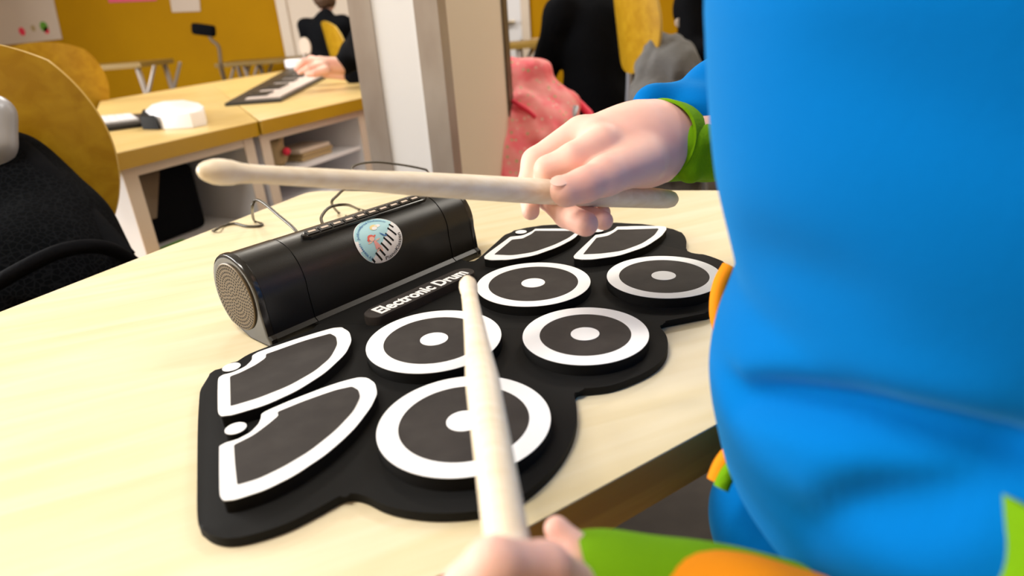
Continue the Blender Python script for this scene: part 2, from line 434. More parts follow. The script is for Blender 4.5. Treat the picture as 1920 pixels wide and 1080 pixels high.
prism(bm, top, TZ - .001, TZ); obj('laminate_top', bm, 'maple', tab)
bm = bmesh.new(); prism(bm, top, TZ - .030, TZ - .001, bev=.0025); 
bmesh.ops.delete(bm, geom=[], context='VERTS')
obj('table_edge', bm, 'maple_edge', tab)
ins = inset(corners, .09)
bm = bmesh.new()
for i in range(4):
    a, b = ins[i], ins[(i + 1) % 4]; mid = (a + b) / 2; L = np.linalg.norm(b - a)
    box(bm, (*mid, TZ - .055), (L, .02, .048), Matrix.Rotation(math.atan2(b[1] - a[1], b[0] - a[0]), 4, 'Z'), .003)
obj('under_frame', bm, 'shade', tab)
for c in ins:
    bm = bmesh.new(); sweep(bm, [(*c, TZ - .03), (*c, .0)], .016, 12); obj('leg', bm, 'shade', tab)

# ------------------------------------------------------------------ the roll-up drum kit
KP = dict(C1=(814, 636, .985), C2=(999.7, 530.7, .985), C3=(1244.3, 517, .965), C4=(1097, 626.3, .898), C5=(870, 789.6, 1.0))
kit = thing('electronic_drum_kit', 'black rubber roll-up drum kit with nine white-ringed pads lying on the table', 'drum kit', tuple(on(1097, 626, TZ)))
matpx = [(378,735),(374,800),(373,900),(374,985),(385,1005),(405,1017),(435,1021),(480,1013),(540,993),(600,963),(640,941),(665,936),(690,942),(720,957),(760,968),(820,974),(890,970),(950,955),(1000,925),(1045,880),(1072,835),(1082,795),(1080,765),(1077,749),(1086,739),(1110,737),(1150,731),(1200,712),(1235,690),(1251,665),(1250,640),(1238,622),(1240,613),(1260,608),(1300,600),(1340,590),(1370,565),(1380,535),(1368,506),(1340,491),(1310,482),(1284,478),(1287,460),(1280,445),(1262,436),(1180,424),(1080,426),(1000,430),(955,442),(930,462),(905,485),(893,494),(880,499),(866,492),(862,488),(600,603),(604,612),(590,624),(520,652),(470,672),(440,690),(412,699),(392,712)]
mp = [on(x, y, TZ + .002)[:2] for x, y in matpx]
mp = smooth_path(mp[:54], 4) + smooth_path(mp[54:], 4)
bm = bmesh.new(); prism(bm, [tuple(p) for p in mp], TZ + .0006, TZ + .0056, bev=.0021, seg=4)
obj('rubber_mat', bm, 'rubber', kit, smooth=50)
Z0 = TZ + .0054
for nme in ('C5', 'C4', 'C3', 'C1', 'C2'):
    px_, py_, rr = KP[nme]; c = on(px_, py_, PADZ)[:2]; R = rr * S
    bm = bmesh.new(); prism(bm, circ(c, R + .0003), Z0, PADZ, bev=.0006)
    pad = obj('drum_pad', bm, 'rubber', kit)
    wd = .30 if nme in ('C1', 'C5', 'C4') else .27
    wd = {'C5': .245, 'C1': .25, 'C4': .245, 'C2': .21, 'C3': .21}[nme]
    inner = rr - wd
    bm = bmesh.new(); prism(bm, circ(c, inner * S + .0004), PADZ - .0004, PADZ + .00008); obj('drum_skin', bm, 'rubber_top', pad)
    bm = bmesh.new(); ring_band(bm, circ(c, R), circ(c, inner * S), PADZ - .0004, PADZ + .00025); obj('white_ring', bm, 'print_white', pad)
    bm = bmesh.new(); prism(bm, circ(c, .205 * S, 48), PADZ - .0002, PADZ + .0003); obj('white_dot', bm, 'print_white', pad)
leaf = [
 ([(411.2,836.8),(411.2,885),(412.2,930.6),(419.4,939.3),(443.5,936.9),(498.8,918.6),(551.8,892.1),(609.6,853.6),(642,826),(667.3,801.1),(696.2,763),(707.7,738.1),(703.4,718.8),(689,708.8),(672.1,707.8),(640,716),(609.6,726.1),(547,750.1),(498.8,771.0)],
  [(490,777),(489,786),(484.4,796),(470,811),(446,824),(424,830)], (442, 803.5), 26, 13),
 ([(408.8,709.2),(408.2,740),(408.6,774.2),(414.6,780.9),(436.3,778.5),(498.8,759.8),(556.6,733.3),(609.6,699.6),(648.1,663.5),(659.6,639.4),(655.3,622.6),(640.8,614.0),(624,615.2),(590,625),(551.8,637),(484.4,660)],
  [(473,667),(472.4,675.5),(460.3,687.6),(436.3,698.6),(418,703.0)], (434, 688.5), 21, 10),
 ([(1075,480),(1077,485),(1092,487),(1113.3,486.4),(1160,480),(1210,463.3),(1240,443.3),(1250,430),(1248.3,425.2),(1236.7,424),(1193.3,424)],
  [(1156.7,425.3),(1152,430),(1146.7,433.3),(1133.3,438.3),(1116.7,440.7)], (1121, 432), 10.5, 5),
 ([(907.7,480),(908.5,485.5),(920,488),(953.3,487.3),(1000,480),(1046.7,463.3),(1076.7,447.3),(1089,434.5),(1087,430.5),(1075,429),(1040,428.8)],
  [(1003.3,429.3),(999,433),(993.3,436),(980,441.7),(956.7,444.3)], (977, 435), 10.5, 5)]
skins = [
 [(438.7,835.3),(441,872.9),(444.9,909.9),(484.4,898.4),(532.5,875.3),(580.7,846.4),(628.8,807.9),(662.5,771.8),(675.5,745.3),(672.1,732.3),(660.1,725.6),(628.8,732.3),(571,752.5),(520.5,773.2),(522,780.5),(503.7,795.9),(474.8,817.5)],
 [(431.5,706.8),(432.4,762.2),(484.4,746.8),(542.2,723.7),(590.3,696.2),(619.2,671.7),(632.7,646.6),(630.2,632.2),(619.2,626.4),(571,639.4),(498.8,664.9),(498.8,671.7),(479.6,685.1),(450.7,699.6)],
 [(1093.3,477.3),(1126.7,476),(1166.7,470.7),(1203.3,457.3),(1226.7,441.7),(1235,430),(1233,429),(1176.7,431),(1158.3,431),(1153.3,435),(1140,442.7),(1118.3,446.7)],
 [(926.7,477.7),(960,479.3),(1000,473.3),(1040,459.3),(1066.7,446),(1078.3,437.3),(1073,433.5),(1003.3,433.3),(996.7,439.3),(980,447.7),(960,450)]]
def soft(poly, r=.0012):
    """round each corner of a pixel outline laid on the pad plane"""
    P = [on(x, y, PADZ)[:2] for x, y in poly]; out = []; N = len(P)
    for i in range(N):
        a, p, b = P[i - 1], P[i], P[(i + 1) % N]; la, lb = np.linalg.norm(a - p), np.linalg.norm(b - p)
        ra, rb = min(.35 * la, max(r, .3 * la)), min(.35 * lb, max(r, .3 * lb))
        q = a - p, b - p; sharp = (q[0] @ q[1]) / (la * lb) > -.72
        if sharp: ra = min(r, la * .4); rb = min(r, lb * .4)
        p0, p1 = p + q[0] / la * ra, p + q[1] / lb * rb
        for t in (0, .25, .5, .75, 1): out.append(tuple((1 - t) ** 2 * p0 + 2 * t * (1 - t) * p + t * t * p1))
    return out
for (outl, notch, dot, dw, dh), sk in zip(leaf, skins):
    poly = soft(outl + notch)
    bm = bmesh.new(); prism(bm, poly, Z0, PADZ, bev=0)
    pad = obj('cymbal_pad', bm, 'rubber', kit)
    bm = bmesh.new(); prism(bm, poly, PADZ - .0004, PADZ + .0002); obj('white_border', bm, 'print_white', pad)
    bm = bmesh.new(); prism(bm, soft(sk), PADZ - .0004, PADZ + .0004); obj('pad_skin', bm, 'rubber_top', pad)
    dc = on(*dot, PADZ)[:2]; a = .0059
    bm = bmesh.new(); prism(bm, circ(dc, a, 40), Z0, PADZ); d_ = obj('indicator_button', bm, 'rubber', kit)
    bm = bmesh.new(); prism(bm, circ(dc, a - .0003, 40), PADZ - .0002, PADZ + .00025); obj('white_cap', bm, 'print_white', d_)
# name bar
b0, b1 = on(709, 583, PADZ), on(866, 511, PADZ)
L = np.linalg.norm((b1 - b0)[:2]); ang = math.atan2(b1[1] - b0[1], b1[0] - b0[0]); mid = (b0 + b1) / 2
hw = .0095
bar = []
for k in range(13): t = -PI / 2 + PI * k / 12; bar.append((L / 2 + .0015 + hw * math.cos(t), hw * math.sin(t)))
for k in range(13): t = PI / 2 + PI * k / 12; bar.append((-L / 2 - .0015 + hw * math.cos(t), hw * math.sin(t)))
rot = rotz3(ang)[:2, :2]
bm = bmesh.new(); prism(bm, [tuple(rot @ np.array(p) + mid[:2]) for p in bar], Z0, PADZ, bev=.001)
nb = obj('name_bar', bm, 'rubber_top', kit)
me = text_mesh('Electronic Drum', .0175, offset=.00055, extrude=.00015)
co = np.array([v.co[:] for v in me.vertices]); w0, w1 = co[:, 0].min(), co[:, 0].max(); sx = (L + .004) / (w1 - w0)
for v in me.vertices:
    x = (v.co.x - (w0 + w1) / 2) * sx; y = v.co.y - .0062
    q = rot @ np.array([x, y]) + mid[:2]; v.co = (q[0], q[1], PADZ + .0002 + v.co.z)
link('lettering', me, 'print_white', nb, smooth=False)

# speaker housing: a D-shaped bar extruded along the back of the mat
P1 = on(511, 655, TZ)[:2]; P2 = on(903, 480, TZ)[:2]
ax = P2 - P1; LS = np.linalg.norm(ax); ax /= LS; bk = np.array([-ax[1], ax[0]])
RH = .0315
def profile(r=RH, grow=0.0):
    """closed outline in (back, up) seen along the bar"""
    cy, cz = .0375, .0335; r = r + grow; pts = []
    pts += [(.0 - grow, .0012), (-.0 - grow, .006 + grow), (.0035 - grow, .0085 + grow * .5)]
    for k in range(29):
        t = PI + .12 - (PI + .12 + .95) * k / 28
        pts.append((cy + r * math.cos(t), cz + r * math.sin(t)))
    pts += [(.030, .0012)]
    return pts
def W3(u, b, z):
    q = P1 + ax * u + bk * b; return (q[0], q[1], TZ + z)
def loft_bar(bm, secs, mi=0):
    rings = []
    for u, g in secs: rings.append([bm.verts.new(W3(u, b, z)) for b, z in profile(grow=g)])
    n = len(rings[0])
    for a, b in zip(rings, rings[1:]):
        for k in range(n): bm.faces.new((a[k], a[(k + 1) % n], b[(k + 1) % n], b[k])).material_index = mi
    bm.faces.new(rings[0]).material_index = mi; bm.faces.new(rings[-1]).material_index = mi
bm = bmesh.new()
e = .034; e2 = .040
loft_bar(bm, [(.0045, -.0006), (.0052, 0), (e2 - .0004, 0), (e2 - .0003, -.0009), (e2 + .0005, -.0009), (e2 + .0006, -.0002), (LS - e - .0006, -.0002), (LS - e - .0005, -.0009), (LS - e + .0003, -.0009), (LS - e + .0004, 0), (LS - .0052, 0), (LS - .0045, -.0006)])
sp_ = obj('speaker_housing', bm, 'gloss', kit, smooth=30)
for u0, sg in ((0, 1), (LS, -1)):
    bm = bmesh.new()
    pr = lambda g: [W3(u0 + sg * g[0], b, z) for b, z in profile(grow=g[1])]
    secs = [(.0002, -.0030), (.0, -.0012), (.0006, .0002), (.0018, .0008), (.0050, .0008), (.0058, .0)]
    loft_bar(bm, [(u0 + sg * a, b) for a, b in secs]); obj('end_cap', bm, 'gloss2', sp_, smooth=30)
    bm = bmesh.new()
    gc = (.0375, .0328); gr = .0262
    def disc(r, du, mi):
        v = [bm.verts.new(W3(u0 - sg * du, gc[0] + r * math.cos(2 * PI * k / 64), gc[1] + r * math.sin(2 * PI * k / 64))) for k in range(64)]
        return v
    a = disc(gr, -.0008, 0); b = disc(gr, .0007, 0); c = disc(gr - .0006, .0011, 0)
    for p, q in ((a, b), (b, c)):
        for k in range(64): bm.faces.new((p[k], p[(k + 1) % 64], q[(k + 1) % 64], q[k]))
    bm.faces.new(c)
    for ring, cnt in ((.0025, 6), (.0053, 12), (.0081, 18), (.0109, 25), (.0137, 31), (.0165, 38), (.0193, 44), (.0221, 50), (.0244, 56)):
        for k in range(cnt):
            t = 2 * PI * k / cnt + ring * 80
            x, y = gc[0] + ring * math.cos(t), gc[1] + ring * math.sin(t)
            v = [bm.verts.new(W3(u0 - sg * .0012, x +   .00082 * math.cos(2 * PI * j / 8), y +   .00082 * math.sin(2 * PI * j / 8))) for j in range(8)]
            bm.faces.new(v).material_index = 1
    obj('speaker_grille', bm, ('grille', 'hole'), sp_, smooth=False)
# control strip on the crown, with ten buttons
def surf(u, t, g=0):
    r = RH + g; return W3(u, .0375 + r * math.cos(t), .0335 + r * math.sin(t))
T0 = 1.90
u0_, u1_ = .056, .186
bm = bmesh.new(); rows = []
for i in range(25):
    u = u0_ + (u1_ - u0_) * i / 24; hw_ = .125 * math.sqrt(max(0.05, 1 - max(0, (abs(i - 12) / 12 - .93) / .07) ** 2))
    rows.append([bm.verts.new(surf(u, T0 + hw_ * s, g)) for s, g in ((1.25, -.001), (1.05, .0022), (.8, .0027), (-.8, .0027), (-1.05, .0022), (-1.25, -.001))])
for a, b in zip(rows, rows[1:]):
    for k in range(5): bm.faces.new((a[k], a[k + 1], b[k + 1], b[k]))
    bm.faces.new((a[5], a[0], b[0], b[5]))
bm.faces.new(rows[0]); bm.faces.new(rows[-1])
obj('control_strip', bm, 'gloss2', sp_)
for i in range(10):
    u = u0_ + .009 + i * .0118
    bm = bmesh.new(); vs = []
    for g in (.0026, .0038):
        vs.append([bm.verts.new(surf(u + du, T0 + dt, g)) for du, dt in ((-.0052, -.088), (.0052, -.088), (.0052, .088), (-.0052, .088))])
    for k in range(4): bm.faces.new((vs[0][k], vs[0][(k + 1) % 4], vs[1][(k + 1) % 4], vs[1][k]))
    bm.faces.new(vs[1])
    q = [bm.verts.new(surf(u + du, T0 + dt, .00395)) for du, dt in ((-.0034, -.03), (.0032, -.03), (.0032, .035), (-.0034, .035))]
    bm.faces.new(q).material_index = 1
    obj('control_button', bm, ('gloss2', 'paper'), sp_, smooth=False)
# round sticker wrapped on the housing
SU, ST, SR = .1145, 2.66, .0232
def stick_map(x, y, lay):                     # x along the bar, y up the front
    t = ST - y * .86 / RH; t = max(min(t, 3.3), .2)
    return surf(SU + x, t, .0003 + .00012 * lay)
def shape(bm, pts, lay, mi):
    sb = bmesh.new(); f = sb.faces.new([sb.verts.new((p[0], p[1], 0)) for p in pts]); bmesh.ops.triangulate(sb, faces=[f])
    subdivide_long(sb, .004)
    mp_ = {v: bm.verts.new(stick_map(v.co.x, v.co.y, lay)) for v in sb.verts}
    for f in sb.faces: bm.faces.new([mp_[v] for v in f.verts]).material_index = mi
    sb.free()
bm = bmesh.new()
R_ = SR
def arc(r, a, b, n=24): return [(r * math.cos(a + (b - a) * k / n), r * math.sin(a + (b - a) * k / n)) for k in range(n + 1)]
shape(bm, circ((0, 0), R_, 72), 0, 0)
shape(bm, circ((0, 0), R_ * .975, 72), 1, 1)
# the keyboard: everything lower right of a diagonal (white), with black keys
a1, a2 = math.radians(-128), math.radians(32)
shape(bm, arc(R_ * .98, a1, a2, 40), 2, 0)
shape(bm, arc(R_ * .99, math.radians(168), math.radians(196), 6) + arc(R_ * .86, math.radians(196), math.radians(168), 6), 2, 0)
p0 = np.array([math.cos(a1), math.sin(a1)]) * R_; p1 = np.array([math.cos(a2), math.sin(a2)]) * R_
dk = (p1 - p0) / np.linalg.norm(p1 - p0); nk = np.array([math.cos(math.radians(-62)), math.sin(math.radians(-62))])
for i, tt in enumerate((.06, .20, .31, .43, .56, .66, .80, .90)):
    c_ = p0 + (p1 - p0) * tt; wk = .0009; ln = .0105 if 0 < i < 7 else .005
    c_ = c_ - nk * .0012
    shape(bm, [c_ - dk * wk, c_ + dk * wk, c_ + dk * wk + nk * ln, c_ - dk * wk + nk * ln], 3, 2)
def oval(c, rx, ry, mi, lay=3, rot_=0, n=20):
    shape(bm, [(c[0] + rx * math.cos(t) * math.cos(rot_) - ry * math.sin(t) * math.sin(rot_), c[1] + rx * math.cos(t) * math.sin(rot_) + ry * math.sin(t) * math.cos(rot_)) for t in [2 * PI * k / n for k in range(n)]], lay, mi)
# a small plain drawn child in pink, and a fair-haired head by a cloud
oval((-.0070, .0035), .0034, .0030, 5, 3); oval((-.0068, .0022), .0025, .0022, 6, 4)
oval((-.0105, .0018), .0010, .0014, 5, 3); oval((-.0030, .0042), .0013, .0008, 5, 3, .4)
shape(bm, [(-.0062, .0), (-.0042, .0), (-.0008, -.0075), (-.0068, -.0085)], 3, 3)
oval((-.0095, -.0006), .0026, .0007, 6, 3, .2); oval((-.0018, .0), .0026, .0007, 6, 3, .2)
oval((-.0050, -.0098), .0022, .0007, 6, 3, .5); oval((-.0012, -.0098), .0008, .0024, 6, 3, .2)
oval((.0005, .0125), .0038, .0028, 4, 3, .2); oval((.0008, .0112), .0026, .0018, 0, 4); oval((.0048, .0128), .0028, .0016, 0, 3)
oval((.0045, .0030), .0006, .0030, 7, 5, .7); oval((.0072, .0012), .0010, .0010, 7, 5)
def rim_text(body, size, r, start, end, mi, flip=False):
    me = text_mesh(body, size, offset=.00003)
    co = np.array([v.co[:] for v in me.vertices]); w0, w1 = co[:, 0].min(), co[:, 0].max(); vm = []
    for v in me.vertices:
        f_ = (v.co.x - w0) / (w1 - w0); t = start + (end - start) * f_
        rr = r + (v.co.y if not flip else -v.co.y)
        vm.append(bm.verts.new(stick_map(rr * math.cos(t), rr * math.sin(t), 4)))
    for p in me.polygons:
        try: bm.faces.new([vm[i] for i in p.vertices]).material_index = mi
        except ValueError: pass
    bpy.data.meshes.remove(me)
D2 = math.radians
rim_text('PianoKlassen', .0052, R_ * .93, D2(-88), D2(-2), 2, True)
rim_text('Tlf 90644471', .0030, R_ * .80, D2(232), D2(176), 7)
rim_text('JuliErnstfprod', .0030, R_ * .80, D2(165), D2(96), 7)
rim_text('PianoKlassen.no', .0026, R_ * .82, D2(92), D2(44), 7)
obj('sticker', bm, ('print_white', 'stick_blue', 'hole', 'figure_pink', 'figure_yellow', 'figure_red', 'nail', 'stick_rim'), sp_, smooth=False)

# cables leaving the speaker
def cable(name, label, pts, r=.0015):
    bm = bmesh.new(); sweep(bm, smooth_path(pts, 8), r, 10); return tag(obj(name, bm, 'cable'), label, 'cable')
def tp(x, y, z=.0018): return on(x, y, TZ + z)
cable('power_cable', 'thin black cable arching up from behind the left of the speaker and off the table', [W3(.062, .055, .045), at(558, 438, .565), at(520, 402, .60), at(492, 379, .62), at(478, 376, .635), at(473, 392, .645), tp(477, 414, .003), tp(492, 420), tp(484, 424), tp(462, 424), tp(440, 419), tp(420, 423), tp(402, 432, .003), at(385, 440, .86), at(372, 470, .90), at(368, 520, .93)])
cable('audio_cable', 'black cable looping on the table behind the middle of the speaker', [W3(.100, .058, .045), at(604, 418, .60), at(604, 404, .62), at(620, 388, .64), at(650, 384, .66), tp(672, 392), tp(690, 396), tp(712, 392), W3(.150, .062, .040)])
cable('headphone_cable', 'black cable rising from behind the speaker past the upper drumstick', [W3(.128, .060, .040), tp(652, 408), tp(634, 398), at(622, 380, .68), at(634, 365, .70), at(660, 338, .76), at(662, 312, .80), at(700, 304, .84), at(745, 308, .88), at(790, 316, .90), at(802, 322, .91), at(812, 345, .91), tp(820, 366, .002)])

# ------------------------------------------------------------------ drumsticks
def drumstick(label, tip, butt, prof):
    a = np.array(tip); b = np.array(butt); bm = bmesh.new()
    sweep(bm, [a + (b - a) * t for t, r in prof], [r for t, r in prof], 28)
    return tag(obj('drumstick', bm, 'stickwood', smooth=60), label, 'drumstick')
def head(L, rb, neck, sh):
    p = [(0, .0012), (.001, .0030), (.003, rb * .72), (.0065, rb * .95), (.010, rb), (.0145, rb * .95), (.0185, rb * .80), (.0225, neck)]
    return [(x / L, r) for x, r in p] + [(.026 / L, neck * .98), (.045 / L, neck * 1.05), (.08 / L, sh * .97)]
s1a, s1b = at(369, 320, .288), at(1266, 374, .462)
L1 = np.linalg.norm(s1b - s1a)
drumstick('pale wooden drumstick held level over the speaker in the right hand', s1a, s1b, head(L1, .0061, .0045, .0055) + [(.33, .0064), (.44, .0072), (.6, .0079), (.8, .0078), (.95, .0070), (.975, .0066), (.99, .0056), (1, .0034)])
s2a, s2b = at(876, 524, .355), at(968, 1130, .165)
L2 = np.linalg.norm(s2b - s2a)
drumstick('pale wooden drumstick pointing up from the blurred left hand at the bottom', s2a, s2b, head(L2, .0050, .0044, .0060) + [(.5, .0070), (.985, .0066), (1, .0050)])

# ------------------------------------------------------------------ the drumming child
c0 = np.array([.235, .22]); tt = dFn; nn_ = np.array([dFn[1], -dFn[0]])
child = thing('person', 'person in a bright blue fleece sweater with green cuffs, drumming in the foreground', 'person', (c0[0], c0[1], 0))
def rp(px_, D): return px_ * D / FPX
def cap_px(a, b):
    """a, b = (x, y, depth, radius in pixels)"""
    return capsule(at(*a[:3]), at(*b[:3]), rp(a[3], a[2]), rp(b[3], b[2]))
# right hand: thumb over the stick, index curled round it, the others hanging
palm = [cap_px((1250, 268, .438, 60), (1195, 268, .425, 64)), cap_px((1195, 262, .425, 60), (1120, 262, .415, 42)),
        cap_px((1215, 262, .44, 60), (1095, 262, .432, 36)), cap_px((1215, 296, .418, 50), (1165, 308, .406, 44)),
        cap_px((1250, 268, .438, 56), (1288, 268, .450, 46))]
index = [cap_px((1130, 272, .402, 38), (1076, 298, .398, 31)), cap_px((1076, 298, .398, 31), (1028, 318, .402, 26)), cap_px((1028, 318, .402, 26), (1030, 372, .418, 23)),
         cap_px((1030, 372, .418, 23), (1062, 404, .405, 23)), cap_px((1062, 404, .405, 23), (1098, 420, .394, 24))]
middle = [cap_px((1090, 258, .425, 40), (1008, 306, .422, 30)), cap_px((1008, 306, .422, 30), (990, 350, .418, 22)), cap_px((990, 350, .418, 21), (995, 396, .405, 17))]
ring = [cap_px((1110, 265, .442, 34), (1040, 325, .446, 24)), cap_px((1040, 325, .446, 24), (1070, 392, .432, 20)), cap_px((1070, 392, .432, 20), (1132, 414, .412, 18))]
pinky = [cap_px((1150, 275, .455, 28), (1085, 335, .46, 20)), cap_px((1085, 335, .46, 20), (1098, 378, .45, 17)), cap_px((1098, 378, .45, 17), (1130, 398, .435, 15))]
thumb = [cap_px((1205, 300, .404, 46), (1135, 330, .386, 36)), cap_px((1135, 330, .386, 36), (1098, 346, .378, 31)), cap_px((1098, 346, .378, 31), (1062, 358, .375, 31))]
rhand = nets([(palm, .016), (index, .0025), (middle, .003), (ring, .003), (pinky, .003), (thumb, .0045)], .0009, kk=.0045,
             sub=[(capsule(s1a, s1b, .0071), .001)])
# left hand: a soft fist close to the lens
lp = [cap_px((900, 1130, .180, 75), (1010, 1130, .190, 80)), cap_px((1010, 1130, .19, 80), (1180, 1190, .195, 110))]
lf = [[cap_px((1070, 1110, .185, 55), (1020, 1066, .172, 48)), cap_px((1020, 1066, .172, 48), (925, 1062, .160, 52)), cap_px((925, 1062, .160, 52), (872, 1100, .165, 48))],
      [cap_px((1110, 1095, .20, 42), (1078, 1035, .204, 33)), cap_px((1078, 1035, .204, 33), (1044, 992, .206, 25))],
      [cap_px((870, 1140, .165, 50), (880, 1190, .175, 48))], [cap_px((920, 1170, .165, 50), (930, 1230, .175, 48))], [cap_px((990, 1190, .17, 48), (1000, 1250, .18, 44))]]
lhand = nets([(lp, .01)] + [(f, .003) for f in lf], .0011, kk=.004, sub=[(capsule(s2a, s2b, .0071), .001)])
# the body under the clothes
zc = .50
def P3(u, v, z): q = c0 + tt * u + nn_ * v; return np.array([q[0], q[1], z])   # u to the child's right, v backwards
shR, shL = P3(.115, .03, 1.03), P3(-.10, .05, 1.03)
elR = np.array([.335, .40, .86]); wrR = at(1255, 266, .442)
elM = at(1700, 1310, .19); elL = at(2150, 1080, .152); wrL = at(1180, 1190, .195)
hc = P3(0, -.01, 1.235)
body = nets([([capsule(P3(0, .02, .55), P3(0, .02, .95), .085, .09), capsule(shR, shL, .04), capsule(P3(0, .02, 1.0), P3(0, 0, 1.14), .035, .033),
    capsule(shR, elR, .034, .028), capsule(elR, wrR, .024, .018), capsule(shL, elL, .034, .028), capsule(elL, elM, .026, .022), capsule(elM, wrL, .022, .019)], .02),
    ([ellipsoid(hc, (.070, .088, .092), rotz3(math.atan2(nn_[1], nn_[0]) - PI / 2)), capsule(hc + (*(-nn_ * .03), -.045), hc + (*(-nn_ * .045), -.06), .04, .03)], .03),
    ([capsule(hc + (*(-nn_ * .082), .0), hc + (*(-nn_ * .097), -.02), .006, .010)], .01),
    ([ellipsoid(hc + (*(tt * .07 + nn_ * .01), -.01), (.012, .018, .026))], .006), ([ellipsoid(hc + (*(-tt * .07 + nn_ * .01), -.01), (.012, .018, .026))], .006)], .005, kk=.01)
skin = link('body', net_mesh('body', join_nets([rhand, lhand, body]), 2), 'skin', child)
def plate(name, ctr, nx, ny, nz, a, b, mat, par, dome=.0008):
    bm = bmesh.new(); rings = []
    nx, ny, nz = [np.array(v_) / np.linalg.norm(v_) for v_ in (nx, ny, nz)]
    for r_, h_ in ((1, -.0006), (1, 0.0), (.7, dome * .6)):
        rings.append([bm.verts.new(ctr + nx * a * r_ * math.cos(t) + ny * b * r_ * math.sin(t) + nz * h_) for t in [2 * PI * k / 20 for k in range(20)]])
    tp_ = bm.verts.new(ctr + nz * dome)
    for p, q in zip(rings, rings[1:]):
        for k in range(20): bm.faces.new((p[k], p[(k + 1) % 20], q[(k + 1) % 20], q[k]))
    for k in range(20): bm.faces.new((rings[-1][k], rings[-1][(k + 1) % 20], tp_))
    return obj(name, bm, mat, par)
tdir = at(1056, 362, .378) - at(1092, 352, .380); vw = O - at(1050, 355, .378); vw /= np.linalg.norm(vw)
upn = vw * .55 + np.array([-.35, 0, .75]); tdn = tdir / np.linalg.norm(tdir); upn -= tdn * (upn @ tdn); upn /= np.linalg.norm(upn)
plate('thumbnail', at(1050, 362, .375) + upn * .0094, tdn, np.cross(upn, tdn), upn, .0056, .0048, 'nail', child)
for sgn in (-1, 1):
    e_ = hc + (*(-nn_ * .074 + tt * .028 * sgn), .008)
    bm = bmesh.new(); bmesh.ops.create_uvsphere(bm, u_segments=14, v_segments=10, radius=.011, matrix=Matrix.Translation(Vector(e_))); eye = obj('eye', bm, 'print_white', child)
    bm = bmesh.new(); bmesh.ops.create_uvsphere(bm, u_segments=12, v_segments=8, radius=.006, matrix=Matrix.Translation(Vector(e_ + (*(-nn_ * .0065), 0)))); obj('iris', bm, 'hair', eye)
mo = hc + (*(-nn_ * .084), -.048)
bm = bmesh.new(); bmesh.ops.create_uvsphere(bm, u_segments=14, v_segments=8, radius=1, matrix=Matrix.Translation(Vector(mo)) @ Matrix.Rotation(math.atan2(tt[1], tt[0]), 4, 'Z') @ Matrix.Diagonal((.019, .006, .005, 1)))
obj('lips', bm, 'figure_pink', child)
hr = nets([([ellipsoid(hc + (*(nn_ * .015), .018), (.080, .090, .088), rotz3(math.atan2(nn_[1], nn_[0]) - PI / 2))], .01)], .006, disp=vnoise(160, .003, 3),
          sub=[(ellipsoid(hc + (*(-nn_ * .09), -.045), (.085, .085, .085)), .01)])
link('hair', net_mesh('hair', hr, 1), 'hair', child)

# fleece sweater body: rings whose left flank follows the silhouette
sil = [(1330,-120),(1322,0),(1325,60),(1329,120),(1336,200),(1346,280),(1360,340),(1374,390),(1386,440),(1380,470),(1364,510),(1347,550),(1336,600),(1337,640),(1348,690),(1366,740),(1408,775),(1475,800),(1530,830),(1550,870),(1540,910),(1520,970)]
rows_t = []
for x, y in smooth_path(sil, 3):
    d = ray(x, y); dl = np.linalg.norm(d[:2]); d2 = d[:2] / dl; mm = np.array([-d2[1], d2[0]])
    perp = -(c0 @ mm) * -1; perp = abs(c0 @ mm)
    fac = math.sqrt((mm @ tt) ** 2 + (.80 * (mm @ nn_)) ** 2); a_ = perp / fac
    s_ = (c0 @ d2) / dl; z = O[2] + d[2] * s_
    rows_t.append((z, a_))
zs = np.array([r[0] for r in rows_t]); aa = np.array([r[1] for r in rows_t])
o_ = np.argsort(zs); zs, aa = zs[o_], aa[o_]
amax = aa.max()
ztop = 1.07
Zr = list(np.linspace(zs[0], zs[-1], 110)); Ar = list(np.interp(Zr, zs, aa))
zl = Zr[-1]
for k in range(1, 14):
    f_ = k / 13; Zr.append(zl + (ztop - zl) * f_); Ar.append(Ar[109] * (1 - .62 * f_ ** 2.2))
def hit(x, y):
    d = ray(x, y) / FPX
    for k in range(60, 1400):
        p = O + d * k * .0005
        a_ = np.interp(p[2], zs, aa); r_ = p[:2] - c0; u_, v_ = r_ @ tt, r_ @ nn_
        if (u_ / a_) ** 2 + (v_ / (.80 * a_)) ** 2 < 1: return math.atan2(v_ / .80, u_) % (2 * PI), p[2]
    return None
FOLDS = []
for pts_, dp, wd in (([(1375, 740), (1440, 748), (1560, 768), (1700, 800), (1800, 822), (1890, 845)], .013, .0065), ([(1500, 985), (1600, 960), (1700, 955), (1800, 930), (1870, 890)], .008, .012),
                     ([(1400, 470), (1480, 500), (1600, 540)], .0035, .012), ([(1560, 120), (1700, 180), (1900, 260)], .003, .014)):
    h_ = [q_ for q_ in (hit(*p_) for p_ in smooth_path([(*p_, 0) for p_ in pts_], 4) for p_ in [p_[:2]]) if q_]
    if len(h_) > 2:
        h_.sort(); FOLDS.append((np.array([q_[0] for q_ in h_]), np.array([q_[1] for q_ in h_]), dp, wd))
bm = bmesh.new(); rings = []; NS = 216
fold = vnoise(34, .0016, 5)
